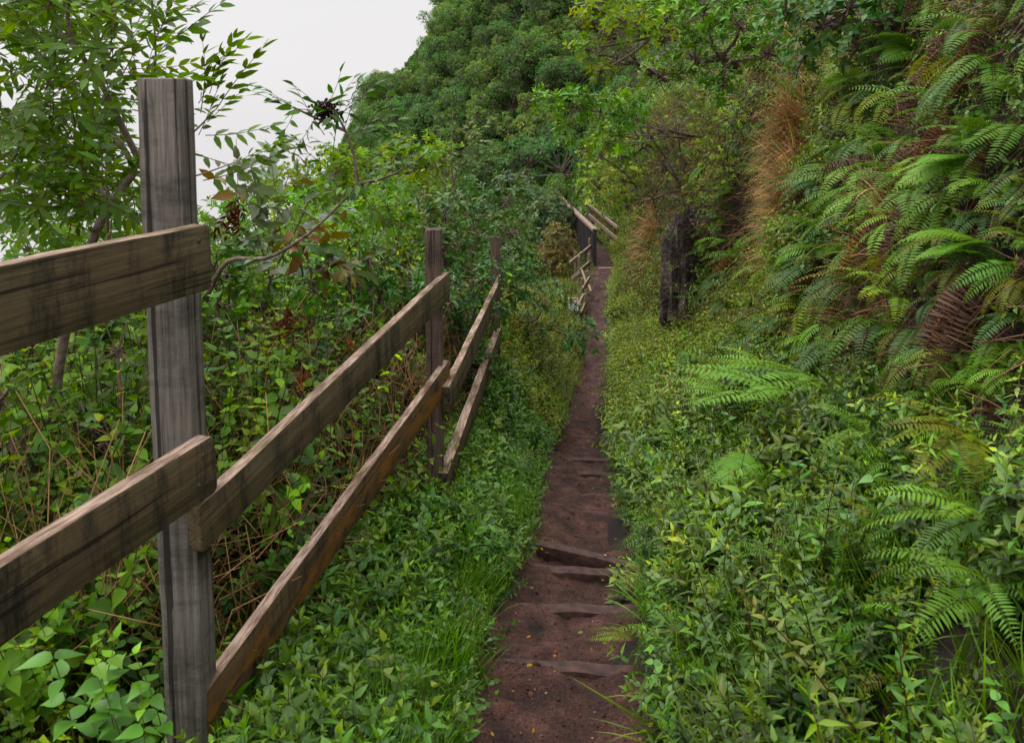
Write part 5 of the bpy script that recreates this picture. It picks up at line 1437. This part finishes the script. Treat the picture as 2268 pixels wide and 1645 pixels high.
# ---- individual foreground herbs with broad leaves
SPO = [sprig(.42, 5, .085, OV, (.085, .155, .060), STEMG, seed=200 + i, whorl=2, elev=10, start=.45) for i in range(3)]
SPO2 = [sprig(.42, 6, .070, OV, (.060, .17, .045), STEMG, seed=210 + i, whorl=2, elev=8, start=.4) for i in range(3)]
def herb(X_, Yt, d_, pr, label, seed, h=.42):
    u_ = pc(d_) - pw(d_) - P(X_, 900, d_).x; zt = P(X_, Yt, d_).z
    g = G(); r = np.random.default_rng(seed)
    for j in range(3):
        yw = r.uniform(0, 6); c_, s_ = math.cos(yw), math.sin(yw)
        bake(g, pr[j], np.array([[[c_, -s_, 0], [s_, c_, 0], [0, 0, 1]]]), np.array([[r.normal(0, .035), r.normal(0, .035), -.03 * j]]), np.array([h / .42]), np.ones((1, 3)))
    o = obj('broadleaf_herb', g.mesh('broadleaf_herb', M_leaf)); o.location = (P(X_, 900, d_).x, d_, zt - h); tag(o, label, 'herb')
herb(770, 1455, 2.15, SPO, 'pale broad-leaved herb in front of the lowest rail at the bottom left', 1)
herb(850, 1540, 2.0, SPO, 'pale broad-leaved herb at the bottom edge between rail and trail', 2, .34)
herb(640, 1560, 1.9, SPO, 'pale broad-leaved herb beside the lower end of the lowest rail', 3, .3)
herb(310, 1460, 1.6, SPO2, 'fresh green herb with paired leaves in front of the first post', 4, .32)
herb(180, 1360, 1.65, SPO2, 'vine-like herb with blue green leaves left of the first post', 5, .4)
herb(380, 1600, 1.45, SPO2, 'herb with big soft leaves at the foot of the first post', 6, .25)
herb(1370, 1245, 3.2, SPO, 'small pale herb leaning over the right end of the raised plank', 7, .24)
herb(1040, 1180, 4.0, SPO, 'pale-topped herb near the foot of the second post', 8, .3)
herb(1090, 905, 5.2, SPO, 'pale-leaved herb in front of the farthest rails', 9, .5)
herb(1010, 1010, 4.6, SPO2, 'dark-leaved herb right of the second post rails', 10, .45)

# ---- grit and crumbs of soil on the trail
ico = bmesh.new(); bmesh.ops.create_icosphere(ico, subdivisions=1, radius=1); iv = np.array([v.co[:] for v in ico.verts]); it = np.array([[v.index for v in f.verts] for f in ico.faces]); ico.free()
r = np.random.default_rng(17); g = G()
n_ = 9000; d = lod_d(n_, 1.6, 14, .9, r); q_ = r.uniform(-1, 1, n_); x_ = pc(d) + q_ * (pw(d) + .1)
U_ = (x_ - pc(d)) / (pw(d) + .13)
nl_ = fbm(np.stack([x_ * 4, d * 4, d * 0], -1), 5); nf_ = fbm(np.stack([x_ * 17, d * 17, d * 0 + 3], -1), 4)
z_ = pstep(d + .05 * fbm(np.stack([x_ * 3, d * .3, d * 0 + 9], -1), 2) + .10 * U_ * np.where(d < 8, 1, .2)) + nl_ * .055 + nf_ * .022 - .03 * np.exp(-((U_ - .1) / .45) ** 2) + .055 * np.abs(U_) ** 3 + nl_ * .05 * sstep(7, 10, d)
pr_ = (iv * np.array([1, 1, .6]) * (1 + .3 * fbm(iv * 2, 2))[:, None], it, np.ones((len(iv), 3)))
R_ = frames(rand_dirs(n_, (0, 0, 0), 1.0, r), rand_dirs(n_, (0, 0, 0), 1.0, r))
s_ = .0016 * np.exp(r.normal(.35, .55, n_)); cl_ = tints(n_, (.045, .022, .017), .5, .1, r); pale = r.random(n_) < .05; cl_[pale] = tints(int(pale.sum()), (.22, .17, .14), .3, .1, r)
bake(g, pr_, R_, np.stack([x_, d, z_ + .001], -1), s_, cl_)
finish(g, 'soil_crumbs', M_straw, 'crumbs of soil and tiny stones strewn over the trail', 'grit')
# ---- fallen leaves on the trail
fl = []
for i, c_ in enumerate([(.24, .16, .04), (.13, .065, .035), (.24, .20, .09), (.10, .15, .04), (.28, .23, .19)]):
    V_, T_, C_ = leaf8(.5, -.1, .2, .8); fl.append(trimesh('fallen_leaf', V_ * .03, T_, C_ * np.array(c_), M_straw))
r = np.random.default_rng(91)
CN = ['yellow', 'reddish brown', 'straw coloured', 'green', 'pale']
sp_used = {}
for i in range(72):
    d_ = float(lod_d(1, 1.9, 10, .8, r)[0]); q = r.uniform(-.85, .85); x_ = float(pc(d_) + q * pw(d_)); k = int(r.integers(0, 5))
    U_ = q * pw(d_) / (pw(d_) + .13)
    z_ = float(pstep(d_)) + .02 + .02
    o = obj('fallen_leaf', fl[k]); o.location = (x_, d_, z_); s = r.uniform(.25, .8); o.scale = (s, s, s)
    o.rotation_euler = (r.normal(0, .3), r.normal(0, .3), r.uniform(0, 6.28))
    tag(o, f'{CN[k]} fallen leaf lying on the dark soil of the trail', 'fallen leaf', f'{CN[k]} fallen leaves on the trail')
